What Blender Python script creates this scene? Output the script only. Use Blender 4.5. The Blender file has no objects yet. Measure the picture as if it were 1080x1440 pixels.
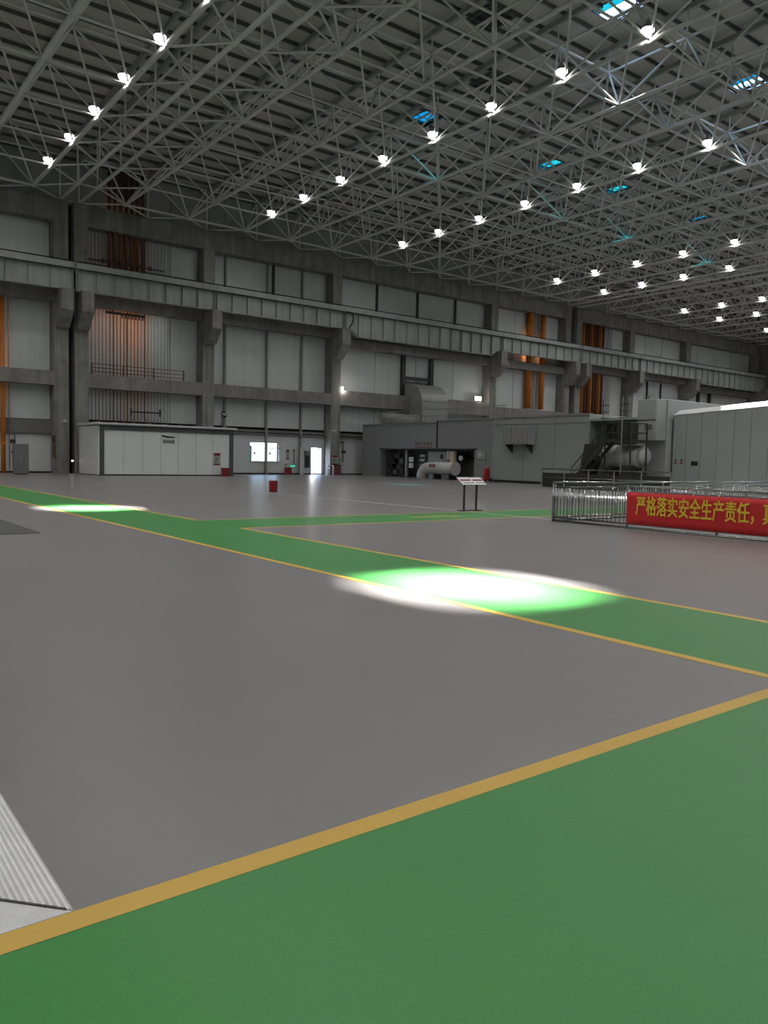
import bpy, math, random
from mathutils import Vector, Matrix
random.seed(7)
scn = bpy.context.scene
COL = scn.collection

# ------------------------------------------------------------------ camera
cam = bpy.data.cameras.new('camera')
cam.sensor_fit = 'HORIZONTAL'; cam.sensor_width = 36.0
cam.lens = 1102.86 / 1080 * 36.0
cam.clip_end = 600
camo = bpy.data.objects.new('camera', cam); COL.objects.link(camo)
r = Vector((0.79484976, -0.6064273, 0.02144263)); u = Vector((0.02350725, 0.06608304, 0.99753719)); f = Vector((0.60635078, 0.79238814, -0.06678153))
camo.matrix_world = Matrix(((r.x, u.x, -f.x, 0), (r.y, u.y, -f.y, 0), (r.z, u.z, -f.z, 1.6), (0, 0, 0, 1)))
scn.camera = camo
CAMF = f
# ------------------------------------------------------------------ view, world, sun
scn.view_settings.view_transform = 'Standard'; scn.view_settings.look = 'None'
scn.view_settings.gamma = 1.0; scn.view_settings.use_curve_mapping = False
scn.view_settings.exposure = 0.0
scn.cycles.use_denoising = True
scn.cycles.max_bounces = 6; scn.cycles.diffuse_bounces = 4; scn.cycles.glossy_bounces = 3
scn.cycles.transparent_max_bounces = 8
scn.cycles.sample_clamp_indirect = 4.0
LAMP_POWER = 1050.0
SUN = 205.0
world = bpy.data.worlds.new('sky'); scn.world = world; world.use_nodes = True
wn = world.node_tree; wn.nodes.clear()
def N(tree, t, **kw):
    n = tree.nodes.new(t)
    for k, v in kw.items(): setattr(n, k, v)
    return n
_tc = N(wn, 'ShaderNodeTexCoord'); _sx = N(wn, 'ShaderNodeSeparateXYZ'); wn.links.new(_tc.outputs['Generated'], _sx.inputs[0])
_rp = N(wn, 'ShaderNodeValToRGB')
_rp.color_ramp.elements[0].position = 0.0; _rp.color_ramp.elements[0].color = (0.62, 0.66, 0.68, 1)
_rp.color_ramp.elements[1].position = 0.3; _rp.color_ramp.elements[1].color = (0.22, 0.50, 1.0, 1)
wn.links.new(_sx.outputs['Z'], _rp.inputs[0])
_nz = N(wn, 'ShaderNodeTexNoise'); _nz.inputs['Scale'].default_value = 9.0; _nz.inputs['Detail'].default_value = 3
wn.links.new(_tc.outputs['Generated'], _nz.inputs['Vector'])
_cr = N(wn, 'ShaderNodeValToRGB'); _cr.color_ramp.elements[0].position = 0.5; _cr.color_ramp.elements[1].position = 0.6
wn.links.new(_nz.outputs['Fac'], _cr.inputs[0])
_mx = N(wn, 'ShaderNodeMixRGB'); wn.links.new(_cr.outputs[0], _mx.inputs[0]); wn.links.new(_rp.outputs[0], _mx.inputs[1]); _mx.inputs[2].default_value = (1, 1, 1, 1)
_bg = N(wn, 'ShaderNodeBackground'); _bg.inputs['Strength'].default_value = 22.0
wn.links.new(_mx.outputs[0], _bg.inputs[0])
_wo = N(wn, 'ShaderNodeOutputWorld'); wn.links.new(_bg.outputs[0], _wo.inputs[0])
sun = bpy.data.lights.new('sun', 'SUN'); sun.energy = SUN; sun.angle = math.radians(4.6); sun.color = (1, 0.98, 0.93)
suno = bpy.data.objects.new('sun', sun); COL.objects.link(suno)
suno.rotation_euler = Vector((-3.8, -3.75, -25.85)).to_track_quat('-Z', 'Y').to_euler(); suno.location = (30, 30, 60)

# ------------------------------------------------------------------ helpers
def lin(c):
    return tuple((x / 12.92 if x <= 0.04045 else ((x + 0.055) / 1.055) ** 2.4) for x in [v / 255 for v in c])
MATS = {}
def mat(name, rgb, rough=0.6, metal=0.0, var=0.12, scale=1.5, bump=0.0, streak=0.0, fine=0.0, spec=0.5, coat=0.0, bscale=None):
    """procedural material: base colour modulated by coarse noise, vertical streaks and fine speckle"""
    m = bpy.data.materials.new(name); m.use_nodes = True; t = m.node_tree; t.nodes.clear()
    out = N(t, 'ShaderNodeOutputMaterial'); p = N(t, 'ShaderNodeBsdfPrincipled'); t.links.new(p.outputs[0], out.inputs[0])
    p.inputs['Roughness'].default_value = rough; p.inputs['Metallic'].default_value = metal
    p.inputs['Specular IOR Level'].default_value = spec
    if coat: p.inputs['Coat Weight'].default_value = coat; p.inputs['Coat Roughness'].default_value = 0.25
    tc = N(t, 'ShaderNodeTexCoord')
    geo = N(t, 'ShaderNodeNewGeometry')
    n1 = N(t, 'ShaderNodeTexNoise'); n1.inputs['Scale'].default_value = scale; n1.inputs['Detail'].default_value = 6; n1.inputs['Roughness'].default_value = 0.62
    t.links.new(geo.outputs['Position'], n1.inputs['Vector'])
    mp = N(t, 'ShaderNodeMapRange'); mp.inputs[1].default_value = 0.25; mp.inputs[2].default_value = 0.75
    mp.inputs[3].default_value = 1 - var; mp.inputs[4].default_value = 1 + var
    t.links.new(n1.outputs['Fac'], mp.inputs[0])
    val = mp.outputs[0]
    def mul(a, b):
        q = N(t, 'ShaderNodeMath', operation='MULTIPLY'); t.links.new(a, q.inputs[0]); t.links.new(b, q.inputs[1]); return q.outputs[0]
    if streak:
        mpg = N(t, 'ShaderNodeMapping'); mpg.inputs['Scale'].default_value = (2.2, 2.2, 0.12); t.links.new(geo.outputs['Position'], mpg.inputs[0])
        n2 = N(t, 'ShaderNodeTexNoise'); n2.inputs['Scale'].default_value = 1.3; n2.inputs['Detail'].default_value = 5; t.links.new(mpg.outputs[0], n2.inputs['Vector'])
        m2 = N(t, 'ShaderNodeMapRange'); m2.inputs[1].default_value = 0.3; m2.inputs[2].default_value = 0.7; m2.inputs[3].default_value = 1 - streak; m2.inputs[4].default_value = 1 + streak
        t.links.new(n2.outputs['Fac'], m2.inputs[0]); val = mul(val, m2.outputs[0])
    if fine:
        n3 = N(t, 'ShaderNodeTexNoise'); n3.inputs['Scale'].default_value = 170; n3.inputs['Detail'].default_value = 2; t.links.new(geo.outputs['Position'], n3.inputs['Vector'])
        m3 = N(t, 'ShaderNodeMapRange'); m3.inputs[1].default_value = 0.3; m3.inputs[2].default_value = 0.7; m3.inputs[3].default_value = 1 - fine; m3.inputs[4].default_value = 1 + fine
        t.links.new(n3.outputs['Fac'], m3.inputs[0]); val = mul(val, m3.outputs[0])
    vm = N(t, 'ShaderNodeVectorMath', operation='SCALE'); vm.inputs[0].default_value = rgb; t.links.new(val, vm.inputs['Scale'])
    t.links.new(vm.outputs[0], p.inputs['Base Color'])
    if bump:
        b = N(t, 'ShaderNodeBump'); b.inputs['Strength'].default_value = bump; b.inputs['Distance'].default_value = 0.01
        nb = N(t, 'ShaderNodeTexNoise'); nb.inputs['Scale'].default_value = bscale or scale * 8; nb.inputs['Detail'].default_value = 3
        t.links.new(geo.outputs['Position'], nb.inputs['Vector']); t.links.new(nb.outputs['Fac'], b.inputs['Height']); t.links.new(b.outputs[0], p.inputs['Normal'])
    MATS[name] = m; return m
def emat(name, rgb, s, sample=False):
    m = bpy.data.materials.new(name); m.use_nodes = True; t = m.node_tree; t.nodes.clear()
    e = N(t, 'ShaderNodeEmission'); e.inputs[0].default_value = (*rgb, 1); e.inputs[1].default_value = s
    o = N(t, 'ShaderNodeOutputMaterial'); t.links.new(e.outputs[0], o.inputs[0])
    if not sample: m.cycles.emission_sampling = 'NONE'
    MATS[name] = m; return m
def ribbed(m, axis, freq, strength, dist=0.02):
    """add regular fine ribs (sheet profile) to a material's normal"""
    t = m.node_tree; p = [n for n in t.nodes if n.type == 'BSDF_PRINCIPLED'][0]
    geo = N(t, 'ShaderNodeNewGeometry'); w = N(t, 'ShaderNodeTexWave'); w.bands_direction = axis; w.inputs['Scale'].default_value = freq
    t.links.new(geo.outputs['Position'], w.inputs['Vector'])
    b = N(t, 'ShaderNodeBump'); b.inputs['Strength'].default_value = strength; b.inputs['Distance'].default_value = dist
    t.links.new(w.outputs['Fac'], b.inputs['Height']); t.links.new(b.outputs[0], p.inputs['Normal'])

class MB:
    def __init__(s): s.v = []; s.f = []
    def box(s, x0, x1, y0, y1, z0, z1):
        n = len(s.v)
        s.v += [(x0, y0, z0), (x1, y0, z0), (x1, y1, z0), (x0, y1, z0), (x0, y0, z1), (x1, y0, z1), (x1, y1, z1), (x0, y1, z1)]
        s.f += [(n, n+3, n+2, n+1), (n+4, n+5, n+6, n+7), (n, n+1, n+5, n+4), (n+1, n+2, n+6, n+5), (n+2, n+3, n+7, n+6), (n+3, n, n+4, n+7)]
        return s
    def bbox(s, x0, x1, y0, y1, z0, z1, b=0.02):
        """box with chamfered vertical and top edges"""
        b = min(b, (x1-x0)*.45, (y1-y0)*.45, (z1-z0)*.45)
        ring = [(x0+b, y0), (x1-b, y0), (x1, y0+b), (x1, y1-b), (x1-b, y1), (x0+b, y1), (x0, y1-b), (x0, y0+b)]
        cx, cy = (x0+x1)/2, (y0+y1)/2
        def shr(p, k): return (p[0] - k*(1 if p[0] > cx else -1), p[1] - k*(1 if p[1] > cy else -1))
        levels = [(z0, 0), (z1-b, 0), (z1, b*0.7)]
        n = len(s.v)
        for z, k in levels:
            for p in ring:
                q = shr(p, k); s.v.append((q[0], q[1], z))
        for l in range(2):
            for i in range(8):
                j = (i+1) % 8; a = n+l*8
                s.f.append((a+i, a+j, a+8+j, a+8+i))
        s.f.append(tuple(n+7-i for i in range(8))); s.f.append(tuple(n+16+i for i in range(8)))
        return s
    def cyl(s, a, b, r0, r1=None, seg=10, cap=True):
        a = Vector(a); b = Vector(b); r1 = r0 if r1 is None else r1
        d = (b-a).normalized(); e = d.cross(Vector((0, 0, 1)))
        if e.length < 1e-4: e = Vector((1, 0, 0))
        e.normalize(); g = d.cross(e); n = len(s.v)
        for c, rr in ((a, r0), (b, r1)):
            for i in range(seg):
                t = 2*math.pi*i/seg; s.v.append(tuple(c + e*(rr*math.cos(t)) + g*(rr*math.sin(t))))
        for i in range(seg):
            j = (i+1) % seg; s.f.append((n+i, n+seg+i, n+seg+j, n+j))
        if cap: s.f.append(tuple(n+i for i in range(seg))); s.f.append(tuple(n+2*seg-1-i for i in range(seg)))
        return s
    def tube(s, pts, rr, seg=8):
        for a, b in zip(pts[:-1], pts[1:]): s.cyl(a, b, rr, seg=seg)
        return s
    def lathe(s, c, prof, seg=14):
        n = len(s.v); k = len(prof)
        for rr, z in prof:
            for i in range(seg):
                t = 2*math.pi*i/seg; s.v.append((c[0]+rr*math.cos(t), c[1]+rr*math.sin(t), c[2]+z))
        for l in range(k-1):
            for i in range(seg):
                j = (i+1) % seg; a = n+l*seg
                s.f.append((a+i, a+j, a+seg+j, a+seg+i))
        s.f.append(tuple(n+seg-1-i for i in range(seg))); s.f.append(tuple(n+(k-1)*seg+i for i in range(seg)))
        return s
    def prism(s, poly, axis, a0, a1):
        """extrude a 2-D polygon along an axis; poly in the two other axes, in order"""
        n = len(s.v); k = len(poly)
        def P(p, a): return {'x': (a, p[0], p[1]), 'y': (p[0], a, p[1]), 'z': (p[0], p[1], a)}[axis]
        for a in (a0, a1):
            for p in poly: s.v.append(P(p, a))
        for i in range(k):
            j = (i+1) % k; s.f.append((n+i, n+j, n+k+j, n+k+i))
        s.f.append(tuple(n+k-1-i for i in range(k))); s.f.append(tuple(n+k+i for i in range(k)))
        return s
    def quad(s, *p):
        n = len(s.v); s.v += [tuple(q) for q in p]; s.f.append(tuple(range(n, n+len(p)))); return s
    def mesh(s, name, m, smooth=False):
        me = bpy.data.meshes.new(name); me.from_pydata(s.v, [], s.f); me.validate()
        import bmesh
        bm = bmesh.new(); bm.from_mesh(me); bmesh.ops.recalc_face_normals(bm, faces=bm.faces); bm.to_mesh(me); bm.free()
        if m is not None: me.materials.append(m)
        if smooth: me.shade_smooth()
        return me
    def build(s, name, m, parent=None, smooth=False):
        o = bpy.data.objects.new(name, s.mesh(name, m, smooth)); COL.objects.link(o)
        if parent is not None: o.parent = parent; o.matrix_parent_inverse = parent.matrix_world.inverted()
        return o
def thing(name, label, cat, loc=(0, 0, 0), group=None):
    o = bpy.data.objects.new(name, None); COL.objects.link(o); o.location = loc; o.empty_display_size = 0.2
    o.matrix_world = Matrix.Translation(loc)
    return tag(o, label, cat, group)
def tag(o, label, cat, group=None):
    o['label'] = label; o['category'] = cat
    if group: o['group'] = group
    return o
def struct(o): o['kind'] = 'structure'; return o
def child(name, me, parent, M=None):
    o = bpy.data.objects.new(name, me); COL.objects.link(o); o.parent = parent
    o.matrix_parent_inverse = parent.matrix_world.inverted()
    if M is not None: o.matrix_basis = M
    return o
def text_mesh(body, size, m, extrude=0.002, align='LEFT', bold=0.0):
    cu = bpy.data.curves.new('lettering', 'FONT'); cu.body = body; cu.size = size; cu.extrude = extrude; cu.align_x = align; cu.offset = bold; cu.resolution_u = 3
    o = bpy.data.objects.new('lettering', cu); COL.objects.link(o)
    dg = bpy.context.evaluated_depsgraph_get()
    me = bpy.data.meshes.new_from_object(o.evaluated_get(dg)); bpy.data.objects.remove(o); me.materials.clear(); me.materials.append(m)
    return me

# ------------------------------------------------------------------ materials
floor_m = mat('grey_epoxy_floor', (0.225, 0.212, 0.212), rough=0.31, var=0.07, scale=0.35, fine=0.10, bump=0.05, bscale=260, spec=0.38)
green_m = mat('green_epoxy', (0.054, 0.262, 0.062), rough=0.38, var=0.06, scale=0.5, fine=0.12, bump=0.05, bscale=260, spec=0.38)
yellow_m = mat('yellow_paint', (0.66, 0.42, 0.085), rough=0.45, var=0.07, scale=1.0, fine=0.05, spec=0.3)
white_line_m = mat('white_paint', (0.62, 0.62, 0.62), rough=0.5, var=0.1, scale=2)
conc_m = mat('raw_concrete', (0.235, 0.232, 0.217), rough=0.85, var=0.28, scale=0.9, streak=0.25, bump=0.25, bscale=9)
conc_warm = mat('concrete_beam', (0.25, 0.235, 0.22), rough=0.85, var=0.25, scale=0.7, streak=0.15, bump=0.25, bscale=9)
panel_m = mat('pale_grey_wall_sheet', (0.60, 0.63, 0.62), rough=0.6, var=0.06, scale=0.5, streak=0.05); ribbed(panel_m, 'Z', 1.0, 0.15)
panel_up = mat('dull_green_grey_sheet', (0.30, 0.315, 0.30), rough=0.7, var=0.1, scale=0.5, streak=0.08)
whitewall_m = mat('white_plaster', (0.62, 0.63, 0.64), rough=0.7, var=0.05, scale=0.8)
dark_m = mat('dark_joint', (0.02, 0.021, 0.018), rough=0.9, var=0.1)
band_m = mat('grey_brown_band', (0.17, 0.165, 0.155), rough=0.8, var=0.2, scale=1.2)
girder_m = mat('pale_green_grey_steel', (0.34, 0.365, 0.345), rough=0.5, var=0.14, scale=0.8, streak=0.12)
steel_m = mat('galvanised_grey_paint', (0.67, 0.675, 0.65), rough=0.45, var=0.06, scale=1.0)
roof_m = mat('roof_sheet', (0.50, 0.49, 0.46), rough=0.7, var=0.12, scale=0.25); ribbed(roof_m, 'X', 2.2, 0.35)
purlin_m = mat('roof_purlin', (0.10, 0.105, 0.098), rough=0.6, var=0.1)  # darkened colour stands in for the shading along the roof seams
rbeam_m = mat('roof_beam', (0.27, 0.29, 0.27), rough=0.55, var=0.1)
lamp_hm = mat('lamp_housing', (0.35, 0.35, 0.35), rough=0.4, metal=0.6, var=0.05)
lens_m = emat('lamp_lens', (1, 0.985, 0.95), 16.0, True)
orange_m = mat('orange_pipe_paint', (0.62, 0.19, 0.025), rough=0.5, var=0.18, scale=1.5, streak=0.15)
rust_m = mat('brown_orange_conduit', (0.15, 0.062, 0.034), rough=0.6, var=0.25, scale=2, streak=0.2)
maroon_m = mat('maroon_conduit', (0.16, 0.060, 0.042), rough=0.6, var=0.2, scale=2)
greyp_m = mat('grey_conduit', (0.30, 0.30, 0.29), rough=0.5, var=0.1)
black_m = mat('black_paint', (0.018, 0.018, 0.02), rough=0.5, var=0.1)
booth_m = mat('booth_white_sheet', (0.74, 0.77, 0.76), rough=0.5, var=0.03, scale=0.7)
boothfr_m = mat('booth_dark_frame', (0.075, 0.08, 0.082), rough=0.5, var=0.08)
encl_m = mat('enclosure_grey', (0.28, 0.285, 0.29), rough=0.5, var=0.06, scale=0.5)
enclb_m = mat('enclosure_green_grey', (0.33, 0.36, 0.34), rough=0.5, var=0.06, scale=0.5)
unit_m = mat('unit_pale_grey', (0.40, 0.41, 0.405), rough=0.5, var=0.05, scale=0.6)
cab_m = mat('cabinet_green_grey', (0.40, 0.43, 0.40), rough=0.45, var=0.05, scale=0.6)
capw_m = mat('white_roof_trim', (0.80, 0.79, 0.77), rough=0.5, var=0.04)
duct_m = mat('galvanised_duct', (0.30, 0.305, 0.295), rough=0.5, metal=0.2, var=0.1, scale=1.2)
chrome_m = mat('stainless_tube', (0.42, 0.43, 0.42), rough=0.2, metal=1.0, var=0.05)
red_m = mat('banner_red', (0.60, 0.018, 0.022), rough=0.65, var=0.07, scale=3)
gold_m = mat('banner_gold', (0.80, 0.56, 0.045), rough=0.6, var=0.04)
redp_m = mat('red_paint', (0.22, 0.010, 0.022), rough=0.4, var=0.08)
white_m = mat('white_board', (0.75, 0.76, 0.75), rough=0.4, var=0.03)
alu_m = mat('worn_aluminium', (0.72, 0.715, 0.72), rough=0.42, metal=0.35, var=0.12, scale=7, fine=0.06)
alud_m = mat('worn_aluminium_grooves', (0.50, 0.50, 0.505), rough=0.5, metal=0.35, var=0.15, scale=7)
mat_m = mat('dark_rubber', (0.07, 0.07, 0.066), rough=0.8, var=0.12, scale=2)
greybox_m = mat('grey_metal_box', (0.165, 0.165, 0.162), rough=0.5, var=0.08, scale=2)
tank_m = mat('tank_grey', (0.50, 0.50, 0.48), rough=0.4, var=0.12, scale=1.5)
darkst_m = mat('dark_steel', (0.035, 0.035, 0.033), rough=0.5, var=0.1)
notice_m = mat('notice_grey', (0.40, 0.41, 0.41), rough=0.5, var=0.04)
lightgrey_m = mat('light_grey_paint', (0.55, 0.55, 0.54), rough=0.5, var=0.05)
beige_m = mat('beige_box', (0.60, 0.50, 0.38), rough=0.5, var=0.05)
teal_m = mat('teal_frame', (0.10, 0.62, 0.52), rough=0.5, var=0.03)
ground_m = mat('pale_concrete_yard', (0.12, 0.12, 0.115), rough=0.9, var=0.08, scale=0.5)
exitg_m = emat('exit_green', (0.08, 0.75, 0.45), 0.9)
flood_m = emat('flood_lamp_face', (1, 0.93, 0.85), 14.0)
def glass_mat(name, tint):
    m = bpy.data.materials.new(name); m.use_nodes = True; t = m.node_tree; t.nodes.clear()
    o = N(t, 'ShaderNodeOutputMaterial'); mx = N(t, 'ShaderNodeMixShader'); tr = N(t, 'ShaderNodeBsdfTransparent'); gl = N(t, 'ShaderNodeBsdfGlossy')
    tr.inputs[0].default_value = (*tint, 1); gl.inputs['Roughness'].default_value = 0.05
    mx.inputs[0].default_value = 0.05
    t.links.new(tr.outputs[0], mx.inputs[1]); t.links.new(gl.outputs[0], mx.inputs[2]); t.links.new(mx.outputs[0], o.inputs[0])
    return m
glass_m = glass_mat('dimmed_window_pane', (0.46, 0.48, 0.48))  # grey tint added to the glass to dim the outdoor light coming in
blueglass_m = glass_mat('blue_tinted_pane', (0.03, 0.185, 0.205))

# ------------------------------------------------------------------ layout numbers (metres)
ZB, ZT = 20.8, 24.1                       # lower and upper layer of the roof space frame
YW = 64.55                                # face of the wall sheets
COLS = [17.1, 18.6, 29.2, 42.4, 63.6, 76.2, 78.3, 89.2, 102.4, 121.6]
def roofz(y): return 25.2 - 0.041 * (max(y, 0.0) - 43.05)
XL, XR, YN, YF = -34.0, 122.6, -22.0, 65.2

# ------------------------------------------------------------------ floor and markings
floor = struct(MB().box(XL, XR, YN, YF, -0.25, 0).build('floor', floor_m))
def paint(name, m, x0, x1, y0, y1, z=0.0025):
    return MB().box(x0, x1, y0, y1, -0.01, z).build(name, m, floor)
paint('green_walkway', green_m, -20, 40, -14, 2.62)
paint('green_walkway', green_m, 6.03, 8.03, 2.62, 62, 0.0024)
paint('green_walkway', green_m, 8.03, 43.5, 15.85, 18.05, 0.0023)
paint('yellow_line', yellow_m, -20, 6.03, 2.62, 2.735, 0.0035)
paint('yellow_line', yellow_m, 8.03, 40, 2.62, 2.735, 0.0035)
paint('yellow_line', yellow_m, 5.92, 6.03, 2.735, 62, 0.0036)
paint('yellow_line', yellow_m, 8.03, 8.13, 2.735, 15.85, 0.0036)
paint('yellow_line', yellow_m, 8.03, 8.13, 18.05, 62, 0.0036)
paint('yellow_line', yellow_m, 8.03, 43.5, 15.75, 15.85, 0.0035)
paint('yellow_line', yellow_m, 8.03, 43.5, 18.05, 18.15, 0.0035)
paint('white_line', white_line_m, 17.25, 17.35, 14.6, 33.0, 0.003)
# faint yellow arrow on the cross walkway
a = MB(); a.prism([(14.0, 16.75), (15.2, 16.75), (15.2, 16.5), (15.9, 16.95), (15.2, 17.4), (15.2, 17.15), (14.0, 17.15)], 'z', -0.01, 0.0034)
a.build('yellow_arrow', mat('worn_yellow_mark', (0.30, 0.36, 0.05), rough=0.5, var=0.25, scale=6), floor)
struct(MB().box(-60, 200, 65.3, 190, -0.3, -0.06).build('floor_yard', ground_m))

# ------------------------------------------------------------------ roof: sheet, purlins, beams, skylights, hatches
SKY = [(35.8, 27.28), (48.95, 27.27), (35.8, 43.05), (48.92, 43.1), (57.6, 43.1), (70.0, 42.95), (10.9, 27.25), (10.9, 11.1)]
HX, HY = 0.82, 1.02
rows = [(11.1, [10.9]), (27.27, [10.9, 35.8, 48.95]), (43.05, [35.8, 48.92, 57.6, 70.0])]
HS = lambda x, yc: (0.62, 0.72) if x < 20 else (HX, HY)
rm = MB()
def slab(x0, x1, y0, y1):
    ys = [y0] + ([0.0] if y0 < 0 < y1 else []) + [y1]
    for a0, a1 in zip(ys[:-1], ys[1:]):
        n = len(rm.v)
        for dz in (0, 0.18):
            rm.v += [(x0, a0, roofz(a0)+dz), (x1, a0, roofz(a0)+dz), (x1, a1, roofz(a1)+dz), (x0, a1, roofz(a1)+dz)]
        rm.f += [(n, n+3, n+2, n+1), (n+4, n+5, n+6, n+7), (n, n+1, n+5, n+4), (n+1, n+2, n+6, n+5), (n+2, n+3, n+7, n+6), (n+3, n, n+4, n+7)]
prev = YN
for yc, xs in rows:
    slab(XL, XR, prev, yc-HY)
    xp = XL
    for x in xs:
        hx, hy = HS(x, yc)
        slab(xp, x-hx, yc-HY, yc+HY); xp = x+hx
        if hy < HY: slab(x-hx, x+hx, yc-HY, yc-hy); slab(x-hx, x+hx, yc+hy, yc+HY)
    slab(xp, XR, yc-HY, yc+HY); prev = yc+HY
slab(XL, XR, prev, YF)
ceiling = struct(rm.build('ceiling', roof_m))
y = 64.4
while y > 13:
    hole = any(abs(y-yc) < HY+0.1 for yc, _ in rows)
    z = roofz(y)
    if not hole:
        MB().prism([(y-0.045, z-0.22), (y+0.045, z-0.22), (y+0.045, z), (y-0.045, z)], 'x', 0, XR).build('purlin', purlin_m, ceiling)
    else:
        xs = [x for yc, l in rows for x in l if abs(y-yc) < HY+0.1]; xp = 0
        for x in xs + [None]:
            x1 = XR if x is None else x-HX-0.05
            if x1 > xp+0.5: MB().prism([(y-0.045, z-0.22), (y+0.045, z-0.22), (y+0.045, z), (y-0.045, z)], 'x', xp, x1).build('purlin', purlin_m, ceiling)
            if x is not None: xp = x+HX+0.05
    y -= 1.6
wheres = ['above the steel railing corner', 'above the panelled cabinet, nearer row', 'nearest the lamp row, farther row', 'second of the farther row', 'third of the farther row', 'farthest right of the farther row', 'above the left walkway', 'above the near walkway']
for (x, yc), wh in zip(SKY, wheres):
    z = roofz(yc)
    t = thing('roof_skylight', 'square roof skylight showing blue sky, ' + wh, 'skylight', (x, yc, z), 'roof skylights')
    hx, hy = HS(x, yc); m = MB(); z0, z1 = z-0.06, z+0.3
    m.box(x-hx-.05, x-hx, yc-hy, yc+hy, z0, z1).box(x+hx, x+hx+.05, yc-hy, yc+hy, z0, z1)
    m.box(x-hx-.05, x+hx+.05, yc-hy-.05, yc-hy, z0, z1).box(x-hx-.05, x+hx+.05, yc+hy, yc+hy+.05, z0, z1)
    m.build('curb_frame', purlin_m, t)
    cover = 1.0 if yc > 40 else (0.4 if x > 20 else 0.0)   # share of the opening closed by blue glazing
    if cover: MB().box(x-hx, x-hx+2*hx*cover, yc-hy, yc+hy, z+0.02, z+0.03).build('pane', blueglass_m, t)
    MB().box(x-hx, x+hx, yc-.02, yc+.02, z-.03, z+0.01).build('glazing_bar', purlin_m, t)
for (x, yc), lb in (((30.9, 31.8), 'dark closed roof hatch at the top of the picture'), ((35.8, 36.7), 'dark closed roof hatch between lamp row and blue skylight')):
    z = roofz(yc)-0.05
    t = thing('roof_hatch', lb, 'roof hatch', (x, yc, z), 'closed roof hatches')
    MB().box(x-.8, x+.8, yc-.9, yc+.9, z-0.03, z).build('lid', black_m, t)
    m = MB(); m.box(x-.9, x-.8, yc-1, yc+1, z-.2, z).box(x+.8, x+.9, yc-1, yc+1, z-.2, z).box(x-.8, x+.8, yc-1, yc-.9, z-.2, z).box(x-.8, x+.8, yc+.9, yc+1, z-.2, z)
    m.build('frame', purlin_m, t)
    for k in (-.4, 0, .4): MB().box(x-.8, x+.8, yc+k-.02, yc+k+.02, z-.07, z-.03).build('slat', darkst_m, t)

# ------------------------------------------------------------------ space frame
ROWS = [61.67 - 4.93*i for i in range(11)]
YP = 63.75
UNITS = [('left', [2.0, 6.25, 10.5, 14.75], None, 17.13),
         ('middle', [21.42, 26.56, 31.65, 36.07, 40.54, 45.08, 49.36, 53.53, 57.7, 61.9, 66.2, 70.15, 74.2], 18.53, 76.3),
         ('right', [81.8, 86.0, 90.3, 94.4, 98.5, 102.6, 106.8, 111.0, 115.2, 119.2], 78.2, 121.8)]
def cylmesh(name, seg):
    m = MB(); m.cyl((0, 0, 0), (0, 0, 1), 1.0, seg=seg, cap=False); me = m.mesh(name, steel_m); me.shade_smooth(); return me
CY = cylmesh('round_member', 8)
def ball():
    m = MB(); m.lathe((0, 0, 0), [(0.35, -0.94), (0.75, -0.66), (1.0, 0.0), (0.75, 0.66), (0.35, 0.94)], 8); return m.mesh('node_ball', steel_m, True)
BALL = ball()
def vdepth(p): return p[0]*CAMF.x + p[1]*CAMF.y
def inview(p):
    if vdepth(p) < 25: return False
    return p[0] > 0.08*p[1] and p[0] < 2.6*p[1]
def place_members(unit, pname, segs):
    segs = [s for s in segs if inview(s[0]) and inview(s[1])]
    segs.sort(key=lambda s: vdepth(s[0]) + vdepth(s[1]))
    rest = MB()
    for i, (a, b, rr) in enumerate(segs):
        a = Vector(a); b = Vector(b); d = b-a
        if i < 300:
            M = Matrix.Translation(a) @ d.to_track_quat('Z', 'Y').to_matrix().to_4x4() @ Matrix.Diagonal((rr, rr, d.length, 1))
            child(pname, CY, unit, M)
        else: rest.cyl(a, b, rr, seg=6, cap=False)
    if rest.v: o = rest.build(pname, steel_m, unit, True); o['kind'] = 'stuff'
lab = {'left': 'grey tubular space-frame roof truss left of the paired columns, nearest upper left corner',
       'middle': 'grey tubular space-frame roof truss over the middle of the hall',
       'right': 'grey tubular space-frame roof truss at the far right end of the hall'}
TOPX = []
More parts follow.
